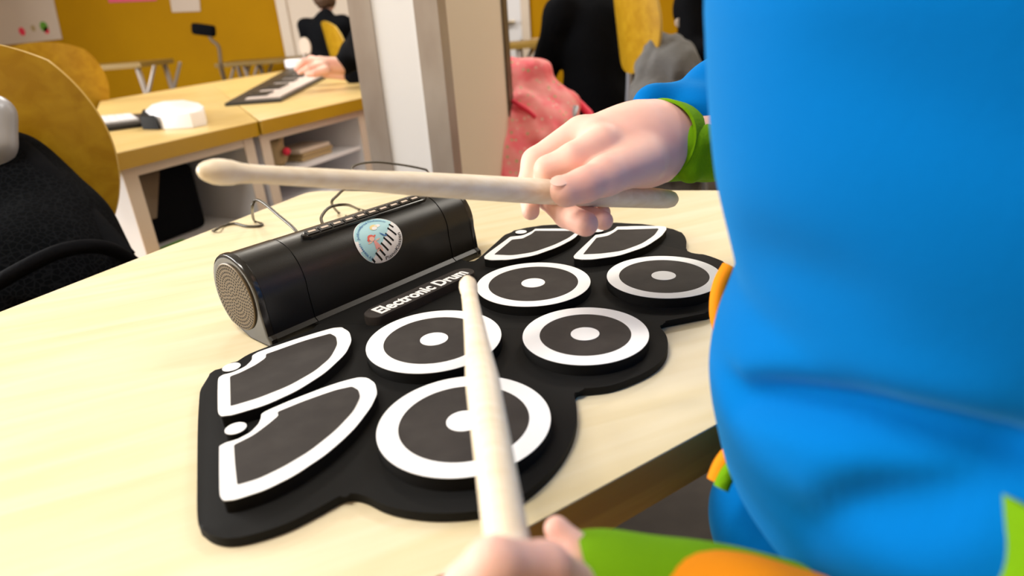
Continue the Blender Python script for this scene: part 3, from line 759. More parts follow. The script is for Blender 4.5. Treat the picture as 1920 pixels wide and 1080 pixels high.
for z, a_ in zip(Zr, Ar):
    rr_ = []
    for k in range(NS):
        t = 2 * PI * k / NS
        # bunching folds running round the waist
        g = 0
        for ft, fz, dp, wd_ in FOLDS:
            edge_ = min(t - ft[0], ft[-1] - t); fade = 1 / (1 + math.exp(-(edge_ + .02) / .05))
            dz = (z - np.interp(t, ft, fz)) / wd_
            g += fade * dp * (-math.exp(-dz * dz) + -.0 + .15 * math.exp(-(dz - 2.0) ** 2 / 2))
        q = c0 + tt * (a_ + g) * math.cos(t) + nn_ * (a_ + g) * .80 * math.sin(t)
        nz = float(fold(np.array([[q[0], q[1], z * .7]]))[0])
        q = c0 + (q - c0) * (1 + nz / .15 * .6)
        rr_.append(bm.verts.new((q[0], q[1], z)))
    rings.append(rr_)
for a, b in zip(rings, rings[1:]):
    for k in range(NS): bm.faces.new((a[k], a[(k + 1) % NS], b[(k + 1) % NS], b[k]))
bm.faces.new(rings[0][::-1])
swe = obj('sweater', bm, 'blue', child, smooth=80)
# collar
bm = bmesh.new(); cpts = [P3(.062 * math.cos(2 * PI * k / 24), .055 * math.sin(2 * PI * k / 24), 1.075) for k in range(25)]
sweep(bm, cpts, .014, 10, cap=False); obj('collar', bm, 'green', swe)
# right sleeve (far side) : blue outer, green turned cuff
def tube_px(bm, pts, thick=.0018, n=40, wr=0.0, mi=0, seed=1, squash=None):
    """open-ended cloth tube; pts = (x, y, depth, radius px)"""
    pp = smooth_path([(*at(p[0], p[1], p[2]), rp(p[3], p[2])) for p in pts], 8)
    P = [p[:3] for p in pp]; R = [p[3] for p in pp]; nf = vnoise(120, wr, seed)
    def shell(off):
        tmp = bmesh.new(); rg = sweep(tmp, P, [r - off for r in R], n, cap=False, squash=squash); out = []
        for i, r_ in enumerate(rg):
            row = []
            for v in r_:
                c = Vector(P[i]); dv = (v.co - c); nz = float(nf(np.array([v.co[:]]) )[0]) if wr else 0
                row.append(c + dv * (1 + nz / max(dv.length, 1e-6)))
            out.append(row)
        tmp.free(); return out
    A, B = shell(0), shell(thick)
    va = [[bm.verts.new(c) for c in r] for r in A]; vb = [[bm.verts.new(c) for c in r] for r in B]
    for S_ in (va, vb):
        for a, b in zip(S_, S_[1:]):
            for k in range(n): bm.faces.new((a[k], a[(k + 1) % n], b[(k + 1) % n], b[k])).material_index = mi
    for i in (0, -1):
        for k in range(n): bm.faces.new((va[i][k], va[i][(k + 1) % n], vb[i][(k + 1) % n], vb[i][k])).material_index = mi
    return bm
elp = (1500, 150, .47)
sl = nets([([cap_px((1225, 200, .452, 42), (1262, 205, .456, 38)), cap_px((1262, 205, .456, 38), (1350, 165, .465, 50)), cap_px((1350, 165, .465, 50), (1480, 130, .47, 75)), cap_px((1330, 190, .468, 45), (1440, 210, .47, 60)), cap_px((1322, 218, .440, 44), (1460, 220, .440, 80)),
            capsule(elR, shR, .055, .065), capsule(elR, at(1312, 232, .452), .044, .0225)], .014)], .0022, disp=vnoise(110, .0009, 8), sub=[(cap_px((1150, 262, .435, 62), (1250, 264, .440, 62)), .004)])
ls_ = nets([([capsule(shL, elL + np.array([.02, 0, .02]), .058, .036), capsule(shL, P3(-.04, .04, 1.0), .06, .07)], .03)], .005, disp=vnoise(60, .001, 18))
link('left_upper_sleeve', net_mesh('left_upper_sleeve', ls_, 2), 'blue', swe)
rs = link('right_sleeve', net_mesh('right_sleeve', sl, 2), 'blue', swe)
bm = bmesh.new(); tube_px(bm, [(1238, 262, .428, 76), (1252, 264, .434, 74), (1268, 268, .440, 70), (1290, 272, .446, 66), (1320, 266, .452, 74), (1352, 258, .456, 78), (1400, 242, .460, 82), (1460, 225, .465, 84)], .002, 44, wr=.0012, seed=4)
obj('right_cuff', bm, 'green', swe)
cf = nets([([cap_px((1294, 272, .420, 18), (1292, 320, .424, 16)), cap_px((1294, 262, .425, 34), (1345, 250, .435, 40)), cap_px((1292, 312, .428, 26), (1350, 295, .44, 44))], .012)], .0016, disp=vnoise(170, .001, 2),
          sub=[(cap_px((1140, 262, .43, 60), (1290, 266, .443, 60)), .003)])
link('turned_cuff', net_mesh('turned_cuff', cf, 2), 'green', swe)
# left sleeve, near the lens
bm = bmesh.new(); tube_px(bm, [(1120, 1190, .200, 185), (1170, 1182, .200, 186), (1260, 1186, .200, 176), (1360, 1200, .202, 166), (1500, 1235, .204, 166), (1700, 1310, .19, 175), (1890, 1310, .170, 185), (2050, 1130, .152, 195), (2115, 990, .148, 215)], .0022, 52, wr=.0016, seed=9)
obj('left_sleeve', bm, 'green', swe)
bm = bmesh.new(); tube_px(bm, [(1230, 1215, .190, 160), (1300, 1218, .190, 172), (1400, 1222, .190, 176), (1470, 1236, .190, 170), (1540, 1262, .190, 168)], .0022, 48, wr=.001, seed=3)
obj('left_cuff_band', bm, 'orange', swe)
# orange trim strip on the belly, and the piped hem at the lap
bm = bmesh.new(); sweep(bm, smooth_path([at(1368, 500, .37), at(1354, 525, .37), at(1346, 555, .37), at(1345, 590, .37), at(1352, 620, .37)], 6), rp(15, .36), 12); obj('front_trim', bm, 'orange', swe)
# lap: blue garment over the thigh with orange and green piping
lapc = at(1495, 978, .31)
kL, kR = P3(.02, -.13, .49), P3(.12, -.16, .49)
thigh = nets([([capsule(lapc, P3(.02, .0, .58), rp(142, .31), .085), capsule(lapc, P3(-.02, -.02, .50), rp(140, .31), .05), capsule(P3(.06, 0, .54), kR, .07, .05),
     capsule(P3(-.03, 0, .53), P3(.06, 0, .50), .08, .08), capsule(P3(.03, 0, .52), kL, .06, .046), capsule(kL, P3(.03, -.15, .07), .044, .035), capsule(kR, P3(.13, -.18, .07), .044, .035)], .02)], .004, disp=vnoise(50, .0012, 6))
tr = link('trousers', net_mesh('trousers', thigh, 2), 'blue', child)
for nme, mt, pts, r_ in (('orange_piping', 'orange', [(1440, 812), (1402, 826), (1374, 848), (1354, 874), (1343, 902)], 17), ('green_piping', 'green', [(1446, 840), (1412, 850), (1385, 867), (1364, 890), (1352, 915)], 14)):
    bm = bmesh.new(); sweep(bm, smooth_path([at(x, y, .270 if mt == 'green' else .276) for x, y in pts], 6), rp(r_, .29), 12); obj(nme, bm, mt, swe)
for u_, v_ in ((.03, -.15), (.13, -.18)):
    bm = bmesh.new(); box(bm, P3(u_, v_ - .03, .035), (.085, .20, .07), Matrix.Rotation(math.atan2(tt[1], tt[0]), 4, 'Z'), .025); obj('shoe', bm, 'darkfab', child)

# ------------------------------------------------------------------ school chairs
def chair_local(parent, back_w=.40, back_h=.34, back_z=.78, seat_z=.45, tilt=.12):
    """plywood chair on a bent tube frame; backrest at local y = 0, seat towards +y"""
    bm = bmesh.new(); NX, NZ = 44, 36; th = .009; front, back_ = [], []
    grid = {}
    for side, off in ((0, -th / 2), (1, th / 2)):
        for i in range(NX + 1):
            for j in range(NZ + 1):
                a = -1 + 2 * i / NX; b = -1 + 2 * j / NZ
                # square to rounded outline
                X = a * math.sqrt(max(0, 1 - .42 * b * b)); Z = b * math.sqrt(max(0, 1 - .42 * a * a))
                x = X * back_w / 2 / .98; z = Z * back_h / 2 / .98
                y = off - .16 * (1 - (x / (back_w / 2)) ** 2) * .28 - math.sin(tilt) * z * 1.0
                grid[side, i, j] = bm.verts.new((x, y, back_z + z))
    for side in (0, 1):
        for i in range(NX):
            for j in range(NZ):
                bm.faces.new([grid[side, *q] for q in ((i, j), (i + 1, j), (i + 1, j + 1), (i, j + 1))])
    bnd = [(i, 0) for i in range(NX)] + [(NX, j) for j in range(NZ)] + [(i, NZ) for i in range(NX, 0, -1)] + [(0, j) for j in range(NZ, 0, -1)]
    for k in range(len(bnd)):
        p, q = bnd[k], bnd[(k + 1) % len(bnd)]
        bm.faces.new((grid[0, *p], grid[0, *q], grid[1, *q], grid[1, *p])).material_index = 1
    obj('backrest', bm, ('plywood', 'plywood_edge'), parent, True)
    bm = bmesh.new(); pl = rounded([(-.19, .03), (.19, .03), (.20, .40), (-.20, .40)], .08); prism(bm, pl, seat_z - .011, seat_z, bev=.003); obj('seat', bm, 'plywood', parent, True)
    bt = back_z + back_h * .12
    for sx in (-1, 1):
        bm = bmesh.new(); pts = [(sx * .12, .002, bt), (sx * .135, .022, back_z - back_h / 2), (sx * .17, .03, seat_z - .02), (sx * .17, .10, seat_z - .025), (sx * .17, .36, seat_z - .025)]
        sweep(bm, smooth_path(pts, 6), .011, 12); obj('back_tube', bm, 'tubegrey', parent, True)
        bm = bmesh.new(); sweep(bm, smooth_path([(sx * .17, .33, seat_z - .03), (sx * .18, .38, .25), (sx * .19, .40, .01)], 5), .011, 12); obj('leg', bm, 'tubegrey', parent, True)
        bm = bmesh.new(); sweep(bm, smooth_path([(sx * .17, .08, seat_z - .03), (sx * .18, .02, .25), (sx * .19, -.03, .01)], 5), .011, 12); obj('leg', bm, 'tubegrey', parent, True)
def school_chair(label, loc, rz, group=None, **kw):
    t = thing('school_chair', label, 'chair', loc, rz, group); chair_local(t, **kw); return t
cc = at(-34, 300, 1.05)
bigchair = school_chair('amber plywood school chair with the black backpack on its rounded back', (cc[0], cc[1], 0), math.radians(14), back_w=.385, back_h=.37, back_z=cc[2], tilt=.05)
q = at(95, 150, 2.7); school_chair('school chair in brown shade showing behind the big amber chair', (q[0], q[1], 0), math.radians(30), back_z=.80)
q = at(632, 92, 4.7); school_chair('school chair under the seated person in black, left of the white column', (q[0], q[1], 0), math.radians(-60), back_z=q[2] + .02, back_w=.40)
q = at(1194, 36, 2.3); school_chair('amber school chair seen edge on with a grey jacket over it', (q[0], q[1], 0), math.radians(-81), back_z=q[2], back_w=.42, back_h=.36)
# pale tube post at the left edge of the picture
link('frame_tube', net_mesh('frame_tube', nets([([cap_px((-12, 214, .9, 37), (-12, 268, .9, 37)), cap_px((-12, 268, .9, 30), (-30, 420, .93, 30))], .01)], .004), 2), 'tubegrey', bigchair)

# ------------------------------------------------------------------ black backpack hanging on the chair
R0 = rotz3(math.radians(14))
bp = at(60, 470, .95)
def bpx(x, y, D, r): return (x, y, D, r)
pk = nets([([cap_px((30, 330, .97, 62), (120, 420, .95, 70)), cap_px((20, 420, .95, 120), (90, 470, .93, 105)), cap_px((60, 560, .90, 150), (-60, 560, .92, 160)), cap_px((-80, 400, .97, 150), (-60, 560, .95, 160)),
            cap_px((100, 560, .90, 150), (60, 760, .90, 150)), cap_px((-80, 560, .95, 160), (-60, 760, .95, 150)), cap_px((40, 290, .99, 22), (110, 390, .97, 30))], .05)], .006, disp=vnoise(28, .004, 12))
pack = thing('backpack', 'black backpack with fine crackle pattern hanging on the amber chair', 'backpack', (bp[0], bp[1], 0))
link('bag_body', net_mesh('bag_body', pk, 2), 'packfab', pack)
bm = bmesh.new(); sweep(bm, smooth_path([at(-20, 540, .76), at(40, 505, .76), at(110, 472, .77), at(170, 462, .79), at(215, 470, .82), at(250, 492, .86)], 6), .009, 12); obj('zip_band', bm, 'darkfab', pack)
bm = bmesh.new(); sweep(bm, smooth_path([at(22, 258, .95), at(70, 300, .93), at(130, 362, .92), at(190, 425, .90), at(236, 478, .88)], 6), .008, 10, squash=(1.6, .5)); obj('strap', bm, 'darkfab', pack)

# ------------------------------------------------------------------ shelf desks in the middle distance
DZ = .72
L0 = on(227, 285, DZ)[:2]; L1_ = on(680, 183, DZ)[:2]; dd = (L1_ - L0); Ld = np.linalg.norm(dd); dd /= Ld; dn = np.array([-dd[1], dd[0]])
seam = (on(497, 227, DZ)[:2] - L0) @ dd
far0, far1 = on(205, 187, DZ)[:2], on(560, 127, DZ)[:2]
def seg(name, label, a, b, fa, fb):
    poly = rounded([L0 + dd * a, L0 + dd * b, fb, fa], .012)
    t = thing(name, label, 'desk', (*(L0 + dd * (a + b) / 2), 0))
    bm = bmesh.new(); prism(bm, poly, DZ - .002, DZ, bev=.001); obj('desk_surface', bm, 'desk_top', t)
    bm = bmesh.new(); prism(bm, poly, DZ - .038, DZ - .002, bev=.012); obj('rounded_edge', bm, 'desk_edge', t)
    return t
def lerp(a, b, t): return a + (b - a) * t
mfar = lerp(far0, far1, .42)
d1 = seg('shelf_desk', 'nearer beech-topped desk with an open shelf, white box and small keyboard on it', -.10, seam - .002, far0 + (far0 - far1) * .03, mfar)
d2 = seg('shelf_desk', 'farther beech-topped desk beside the white column, long keyboard and hand on it', seam + .002, Ld + .25, mfar, far1 + (L1_ - L0) * .3)
def shelf_unit(t, a, b):
    """open white compartment, front face along the desk's near edge"""
    set_ = .022; dep = .42; th = .018; z1 = DZ - .038; z0 = z1 - .235
    rt = Matrix.Rotation(math.atan2(dd[1], dd[0]), 4, 'Z'); Lw = b - a
    def pos(u, v, z): q = L0 + dd * u + dn * v; return (q[0], q[1], z)
    for nm, u, wd in (('side_panel', a + .0, .036), ('side_panel', b, .036)):
        bm = bmesh.new(); box(bm, pos(u, set_ + dep / 2, z1 / 2), (wd, dep, z1), rt, .001); obj(nm, bm, 'white_board', t, smooth=False)
        bm = bmesh.new(); box(bm, pos(u, set_ - .0005, z1 / 2), (wd, .003, z1), rt, .0005); obj('edge_strip', bm, 'cream_board', t, smooth=False)
    bm = bmesh.new(); box(bm, pos((a + b) / 2, set_ + dep / 2, z1 - .012), (Lw, dep, .024), rt, .001); obj('top_rail', bm, 'cream_board', t, smooth=False)
    bm = bmesh.new(); box(bm, pos((a + b) / 2, set_ + dep / 2, z0), (Lw, dep, .016), rt, .001); obj('shelf_board', bm, 'white_board', t, smooth=False)
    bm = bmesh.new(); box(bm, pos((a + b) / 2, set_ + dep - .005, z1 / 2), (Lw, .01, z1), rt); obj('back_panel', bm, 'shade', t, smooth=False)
    return pos, z0
pos1, sz1 = shelf_unit(d1, .02, seam - .030)
pos2, sz2 = shelf_unit(d2, seam + .030, Ld + .005)
RD = Matrix.Rotation(math.atan2(dd[1], dd[0]), 4, 'Z')
# things kept in the shelves
bm = bmesh.new(); box(bm, pos1(.16, .26, sz1 + .008 + .092), (.25, .26, .184), RD, .02)
tag(obj('storage_case', bm, 'darkfab'), 'black case standing at the back of the nearer desk shelf', 'case')
bm = bmesh.new(); P_ = [pos1(.06, .10, sz1 + .25), pos1(.19, .13, sz1 + .255), pos1(.06, .05, sz1 + .10)]
v_ = [bm.verts.new(p) for p in P_] + [bm.verts.new((p[0] + .008, p[1] + .012, p[2])) for p in P_]
for f_ in ((0, 1, 2), (3, 5, 4), (0, 3, 4, 1), (1, 4, 5, 2), (2, 5, 3, 0)): bm.faces.new([v_[i] for i in f_])
tag(obj('paper_folder', bm, 'bronze', smooth=False), 'dark brown folder corner leaning in the nearer desk shelf', 'folder')
bm = bmesh.new(); box(bm, pos1(.10, .05, sz1 + .016), (.09, .05, .012), RD, .004)
tag(obj('green_book', bm, 'greenm'), 'small bright green booklet at the front of the nearer desk shelf', 'booklet')
szm = DZ - .038 - .128
bm = bmesh.new(); box(bm, pos2((seam + .03 + Ld) / 2, .022 + .21, szm), (Ld - seam - .03, .40, .012), RD, .001); obj('tray', bm, 'white_board', d2, smooth=False)
cup = thing('soft_toy', 'beige long-eared soft toy with a red pompom in the farther desk shelf', 'toy', pos2(seam + .13, .10, szm + .006))
cq = np.array(pos2(seam + .135, .095, szm + .007)); cb = cq[2]
tv = nets([([capsule((cq[0], cq[1], cb + .034), (cq[0], cq[1], cb + .052), .036, .032)], .01), ([capsule((cq[0] + .020, cq[1], cb + .07), (cq[0] + .034, cq[1], cb + .108), .011, .009)], .008), ([capsule((cq[0] - .02, cq[1], cb + .07), (cq[0] - .03, cq[1], cb + .082), .012, .010)], .008)], .004, kk=.012)
link('toy_body', net_mesh('toy_body', tv, 2), 'kraft', cup)
bm = bmesh.new(); bmesh.ops.create_uvsphere(bm, u_segments=16, v_segments=10, radius=.012, matrix=Matrix.Translation(Vector((cq[0] + .045, cq[1] - .025, cb + .05)))); obj('pompom', bm, 'redm', cup)
for k_, (bx, bz) in enumerate(((0, 0), (.006, .013), (-.004, .026))):
    bm = bmesh.new(); box(bm, pos2(seam + .29 + bx, .12, szm + .0125 + bz), (.15, .11, .012), RD, .002)
    tag(obj('book', bm, ('kraft', 'kraft', 'cream_board')[k_]), ('bottom book of the small stack beside the soft toy', 'middle book of the small stack beside the soft toy', 'top book of the small stack beside the soft toy')[k_], 'book')
# things on the desks
bxc = (on(275, 226, DZ) + on(382, 217, DZ)) / 2
c_ = on(322, 208, DZ + .02)
octo = [on(x, y, DZ + .040)[:2] for x, y in ((272, 206), (283, 196), (304, 190), (345, 187), (372, 193), (382, 200), (381, 206), (355, 211), (302, 214), (280, 212))]
bm = bmesh.new(); prism(bm, [tuple(p) for p in octo], DZ + .001, DZ + .040, bev=.004)
wb = obj('white_device', bm, 'white_plastic'); tag(wb, 'white many-sided plastic box on the nearer beech desk', 'plastic box')
kb = thing('small_keyboard', 'black and white keyboard end on the desk beside the white box', 'keyboard', tuple(on(240, 232, DZ)))
k0, k1, k2, k3 = [on(x, y, DZ + .012)[:2] for x, y in ((190, 240), (296, 226), (268, 212), (180, 220))]
bm = bmesh.new(); prism(bm, [tuple(k0), tuple(k1), tuple(k2), tuple(k3)], DZ + .001, DZ + .012, bev=.001); obj('keyboard_body', bm, 'black', kb)
def inq(u, v): return lerp(lerp(k0, k1, u), lerp(k3, k2, u), v)
for i in range(4):
    bm = bmesh.new(); a_, b_ = .05 + i * .17, .05 + i * .17 + .16
    prism(bm, [tuple(inq(a_, .25)), tuple(inq(b_, .25)), tuple(inq(b_, .9)), tuple(inq(a_, .9))], DZ + .0115, DZ + .018, bev=.001); obj('white_key', bm, 'white_plastic', kb)
bm = bmesh.new(); prism(bm, [tuple(on(x, y, DZ + .03)[:2]) for x, y in ((262, 222), (293, 222), (283, 208), (268, 208))], DZ + .001, DZ + .035, bev=.003); obj('end_block', bm, 'shade', kb)
pn = thing('roll_up_piano', 'long flat roll-up piano with beige and black keys lying across the farther desk', 'piano', tuple(on(520, 170, DZ)))
q0, q1, q2, q3 = [on(x, y, DZ + .008)[:2] for x, y in ((421, 195), (527, 187), (662, 118), (545, 126))]
bm = bmesh.new(); prism(bm, [tuple(q0), tuple(q1), tuple(q2), tuple(q3)], DZ + .0005, DZ + .010, bev=.001); obj('piano_mat', bm, 'black', pn)
def inp(u, v): return lerp(lerp(q0, q1, v), lerp(q3, q2, v), u)
for i in range(24):
    a_ = .03 + i * .039; b_ = a_ + .036
    bm = bmesh.new(); prism(bm, [tuple(inp(a_, .30)), tuple(inp(a_, .92)), tuple(inp(b_, .92)), tuple(inp(b_, .30))], DZ + .0095, DZ + .014); obj('white_key', bm, 'keyw', pn)
    if i % 7 not in (2, 6):
        bm = bmesh.new(); prism(bm, [tuple(inp(a_ + .026, .28)), tuple(inp(a_ + .026, .62)), tuple(inp(b_ + .012, .62)), tuple(inp(b_ + .012, .28))], DZ + .0135, DZ + .020); obj('black_key', bm, 'black', pn)
bm = bmesh.new(); prism(bm, circ(on(556, 128, DZ)[:2], .07, 24), DZ + .010, DZ + .06, bev=.008)
tag(obj('white_cup', bm, 'white_plastic'), 'small white plastic piece at the far end of the roll-up piano', 'plastic piece')

# ------------------------------------------------------------------ the column with steel corner guards
K = at(817, 0, 1.22); Kl = at(654, 0, 1.26)
wl = Kl[:2] - K[:2]; wl = wl; Lw_ = np.linalg.norm(wl); ul = wl / Lw_; ur = np.array([-ul[1], ul[0]]); ur = ur if ur[1] > 0 else -ur
Kr_d = ray(948, 0)[:2]; A_ = np.array([[ur[0], -Kr_d[0]], [ur[1], -Kr_d[1]]]); Lr = np.linalg.solve(A_, -K[:2])[0]
Kc = K[:2]
def cpt(a, b): return tuple(Kc + ul * a + ur * b)
bm = bmesh.new(); prism(bm, [cpt(.002, .002), cpt(.002, Lr - .002), cpt(Lw_ - .002, Lr - .002), cpt(Lw_ - .002, .002)], 0, 3.0); struct('wall_column', bm, 'col_beige')
bm = bmesh.new(); prism(bm, [cpt(.004, .0), cpt(.004, .004), cpt(Lw_ - .004, .004), cpt(Lw_ - .004, 0)], .0, 2.9); struct('trim_1', bm, 'col_white')
fw_ = .046
for i, (a, b, sa, sb) in enumerate(((0, 0, 1, 1), (Lw_, 0, -1, 1), (0, Lr, 1, -1), (Lw_, Lr, -1, -1))):
    bm = bmesh.new(); t_ = .003
    pl = [cpt(a - sa * t_, b - sb * t_), cpt(a + sa * fw_, b - sb * t_), cpt(a + sa * fw_, b), cpt(a, b), cpt(a, b + sb * fw_), cpt(a - sa * t_, b + sb * fw_)]
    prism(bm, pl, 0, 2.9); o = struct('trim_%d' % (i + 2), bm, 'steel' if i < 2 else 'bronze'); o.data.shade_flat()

# ------------------------------------------------------------------ pink school bag behind the column
pb = thing('school_bag', 'pink dotted school bag with folded top beside the white column', 'bag', (at(1010, 230, 1.5)[0], at(1010, 230, 1.5)[1], 0))
pg = nets([([cap_px((930, 150, 1.92, 48), (985, 160, 1.92, 42)), cap_px((985, 165, 1.92, 46), (1040, 195, 1.9, 42)), cap_px((930, 240, 1.9, 80), (1000, 240, 1.88, 70)), cap_px((930, 330, 1.86, 90), (990, 330, 1.85, 80)), cap_px((1040, 250, 1.9, 30), (1060, 340, 1.86, 40)), cap_px((920, 420, 1.82, 90), (930, 560, 1.8, 90))], .05)], .008, disp=lambda P: vnoise(26, .014, 21)(P) + vnoise(75, .005, 5)(P))
link('bag_body', net_mesh('bag_body', pg, 2), 'pink', pb)
bm = bmesh.new(); sweep(bm, smooth_path([at(960, 188, 1.77), at(975, 198, 1.77), at(990, 208, 1.77), at(1004, 220, 1.77)], 6), .006, 10); obj('zip', bm, 'redm', pb)
bm = bmesh.new(); sweep(bm, smooth_path([at(1078, 200, 1.84), at(1074, 214, 1.83), at(1068, 226, 1.83)], 6), .012, 10, squash=(1, .5)); obj('reflective_tab', bm, 'tubegrey', pb)
bm = bmesh.new(); sweep(bm, smooth_path([at(1082, 190, 1.92), at(1096, 204, 1.9), at(1106, 216, 1.88), at(1112, 240, 1.86)], 6), .012, 10); obj('shoulder_strap', bm, 'redm', pb)

# ------------------------------------------------------------------ people in black behind
def sitter(label, hip, yaw, top, arm=None, hand=None, hair='hair', extra=()):
    """seated figure, facing local +y turned by yaw"""
    t = thing('person', label, 'person', (hip[0], hip[1], 0))
    Rm = rotz3(yaw); hp = np.array(hip, float)
    def q(x, y, z): return hp + Rm @ np.array([x, y, z])
    hd = q(0, .10, .62)
    arms = []; sl_ = []
    for sx in (-1, 1):
        sh_, el_, wr_ = q(sx * .15, .02, .42), q(sx * .20, .12, .20), q(sx * .12, .34, .26)
        if arm and sx == arm[0]: el_, wr_ = np.array(arm[1]), np.array(arm[2])
        arms.append((sh_, el_, wr_))
    g = [([capsule(q(0, 0, .06), q(0, .03, .38), .11, .10), capsule(arms[0][0], arms[1][0], .045), capsule(q(0, .04, .42), q(0, .08, .55), .04, .04)]
          + [capsule(a, b, .04, .032) for a, b, c in arms] + [capsule(b, c, .03, .022) for a, b, c in arms], .02),
         ([ellipsoid(hd, (.075, .09, .105), Rm), ellipsoid(hd + Rm @ np.array([0, .085, -.02]), (.012, .018, .018), Rm), ellipsoid(hd + Rm @ np.array([.076, 0, -.01]), (.01, .018, .026), Rm), ellipsoid(hd + Rm @ np.array([-.076, 0, -.01]), (.01, .018, .026), Rm)], .015)]
    for i, (a, b, c) in enumerate(arms):
        if hand and arm and i == (0 if arm[0] < 0 else 1):
            for fp in hand: g.append((fp, .006))
        else:
            u_ = (c - b) / np.linalg.norm(c - b); s_ = np.cross(u_, (0, 0, 1)); s_ /= np.linalg.norm(s_)
            g.append(([capsule(c, c + u_ * .07, .026, .03)], .01))
            for f_ in range(4): g.append(([capsule(c + u_ * .07 + s_ * (.018 * (f_ - 1.5)), c + u_ * (.13 - .008 * abs(f_ - 1.5)) + s_ * (.020 * (f_ - 1.5)) - np.array([0, 0, .02]), .0095, .008)], .004))
            g.append(([capsule(c + u_ * .03 + s_ * .03, c + u_ * .075 + s_ * .055, .011, .009)], .004))
    link('body', net_mesh('body', nets(g, .0055, kk=.008), 1), 'skin', t)
    jk = nets([([capsule(q(0, -.01, .02), q(0, .02, .36), .155, .14), capsule(q(-.14, .02, .40), q(.14, .02, .40), .07), capsule(q(0, .03, .42), q(0, .05, .47), .075, .07)]
          + [capsule(a, b, .068, .058) for a, b, c in arms] + [capsule(b, b + (c - b) * .82, .055, .042) for a, b, c in arms], .035)], .008, disp=vnoise(38, .006, 31))
    link('jacket', net_mesh('jacket', jk, 2), 'darkfab', t)
    hz = -hip[2]
    tz = nets([([capsule(q(s * .07, 0, .0), q(s * .10, .38, .0), .085, .06) for s in (-1, 1)] + [capsule(q(s * .10, .38, .0), q(s * .10, .36, hz + .09), .058, .045) for s in (-1, 1)], .02)], .009)
    link('trousers', net_mesh('trousers', tz, 1), 'shade', t)
    for s in (-1, 1):
        bm = bmesh.new(); p_ = q(s * .10, .40, hz + .04); box(bm, p_, (.09, .24, .08), Matrix.Rotation(yaw, 4, 'Z'), .03); obj('shoe', bm, 'darkfab', t)
    hm = nets([([ellipsoid(hd + Rm @ np.array([0, -.018, .015]), (.088, .098, .112), Rm)], .01)], .007, disp=vnoise(130, .004, 5), sub=[(ellipsoid(hd + Rm @ np.array([0, .11, -.05]), (.085, .09, .10), Rm), .01)])
    link('hair', net_mesh('hair', hm, 1), 'hair', t)
    for s in (-1, 1):
        bm = bmesh.new(); bmesh.ops.create_uvsphere(bm, u_segments=10, v_segments=8, radius=.012, matrix=Matrix.Translation(Vector(hd + Rm @ np.array([s * .03, .078, .01])))); obj('eye', bm, 'print_white', t)
    bm = bmesh.new(); bmesh.ops.create_uvsphere(bm, u_segments=10, v_segments=8, radius=1, matrix=Matrix.Translation(Vector(hd + Rm @ np.array([0, .08, -.05]))) @ Matrix.Rotation(yaw, 4, 'Z') @ Matrix.Diagonal((.022, .008, .006, 1))); obj('lips', bm, 'figure_pink', t)
    return t
p = at(622, 128, 4.95); sitter('person in black sitting with back turned, left of the white column', (p[0], p[1], .56), math.radians(-10), None)
# the piano player: most of the figure is behind the column
hpx = [([cap_px((638, 124, 2.52, 16), (600, 122, 2.50, 15))], .0), ([cap_px((600, 116, 2.50, 10), (570, 116, 2.48, 6.5)), cap_px((570, 116, 2.48, 6.5), (556, 130, 2.48, 5))], 0), ([cap_px((604, 124, 2.47, 9), (578, 128, 2.45, 6)), cap_px((578, 128, 2.45, 6), (562, 136, 2.45, 5))], 0),
       ([cap_px((606, 118, 2.53, 9), (584, 110, 2.54, 6)), cap_px((584, 110, 2.54, 6), (566, 120, 2.53, 5))], 0), ([cap_px((608, 116, 2.56, 8), (590, 112, 2.58, 6)), cap_px((590, 112, 2.58, 6), (575, 120, 2.57, 5))], 0), ([cap_px((612, 132, 2.46, 9), (590, 138, 2.44, 6.5)), cap_px((590, 138, 2.44, 6.5), (576, 140, 2.44, 5))], 0)]
hpx = [[g_ for g_ in gp[0]] for gp in hpx]
p = at(760, 190, 2.62)
sitter('person in a black sleeve reaching a bare hand onto the roll-up piano', (p[0], p[1], .50), math.radians(72), None, arm=(-1, at(672, 95, 2.56), at(640, 124, 2.52)), hand=hpx)
p = at(1122, 175, 2.75); sitter('person in a black jacket with broad back turned, between column and blue sweater', (p[0], p[1], .52), math.radians(15), None)
p = at(1318, 150, 3.3); s4 = sitter('person in black with a small white badge, just left of the blue sweater', (p[0], p[1], .52), math.radians(-150), None)
bm = bmesh.new(); c_ = at(1276, 42, 3.05); sweep(bm, [c_, c_ + np.array([0, .02, 0])], .022, 16); obj('badge', bm, 'paper', s4)
bm = bmesh.new(); c_ = at(1290, 8, 3.05); box(bm, c_, (.055, .02, .035), None, .006); obj('chest_print', bm, 'kraft', s4)
# grey jacket hung on the edge-on chair
gj = nets([([cap_px((1232, 92, 2.22, 26), (1258, 98, 2.22, 30)), cap_px((1228, 130, 2.20, 36), (1275, 138, 2.20, 40)), cap_px((1220, 200, 2.18, 42), (1285, 210, 2.18, 48)), cap_px((1250, 250, 2.16, 60), (1260, 330, 2.16, 60))], .06)], .009, disp=lambda P: vnoise(38, .014, 41)(P) + vnoise(90, .005, 7)(P))
link_o = link('grey_jacket', net_mesh('grey_jacket', gj, 2), 'greyfab'); tag(link_o, 'crumpled grey jacket hung over the edge-on amber chair', 'jacket')

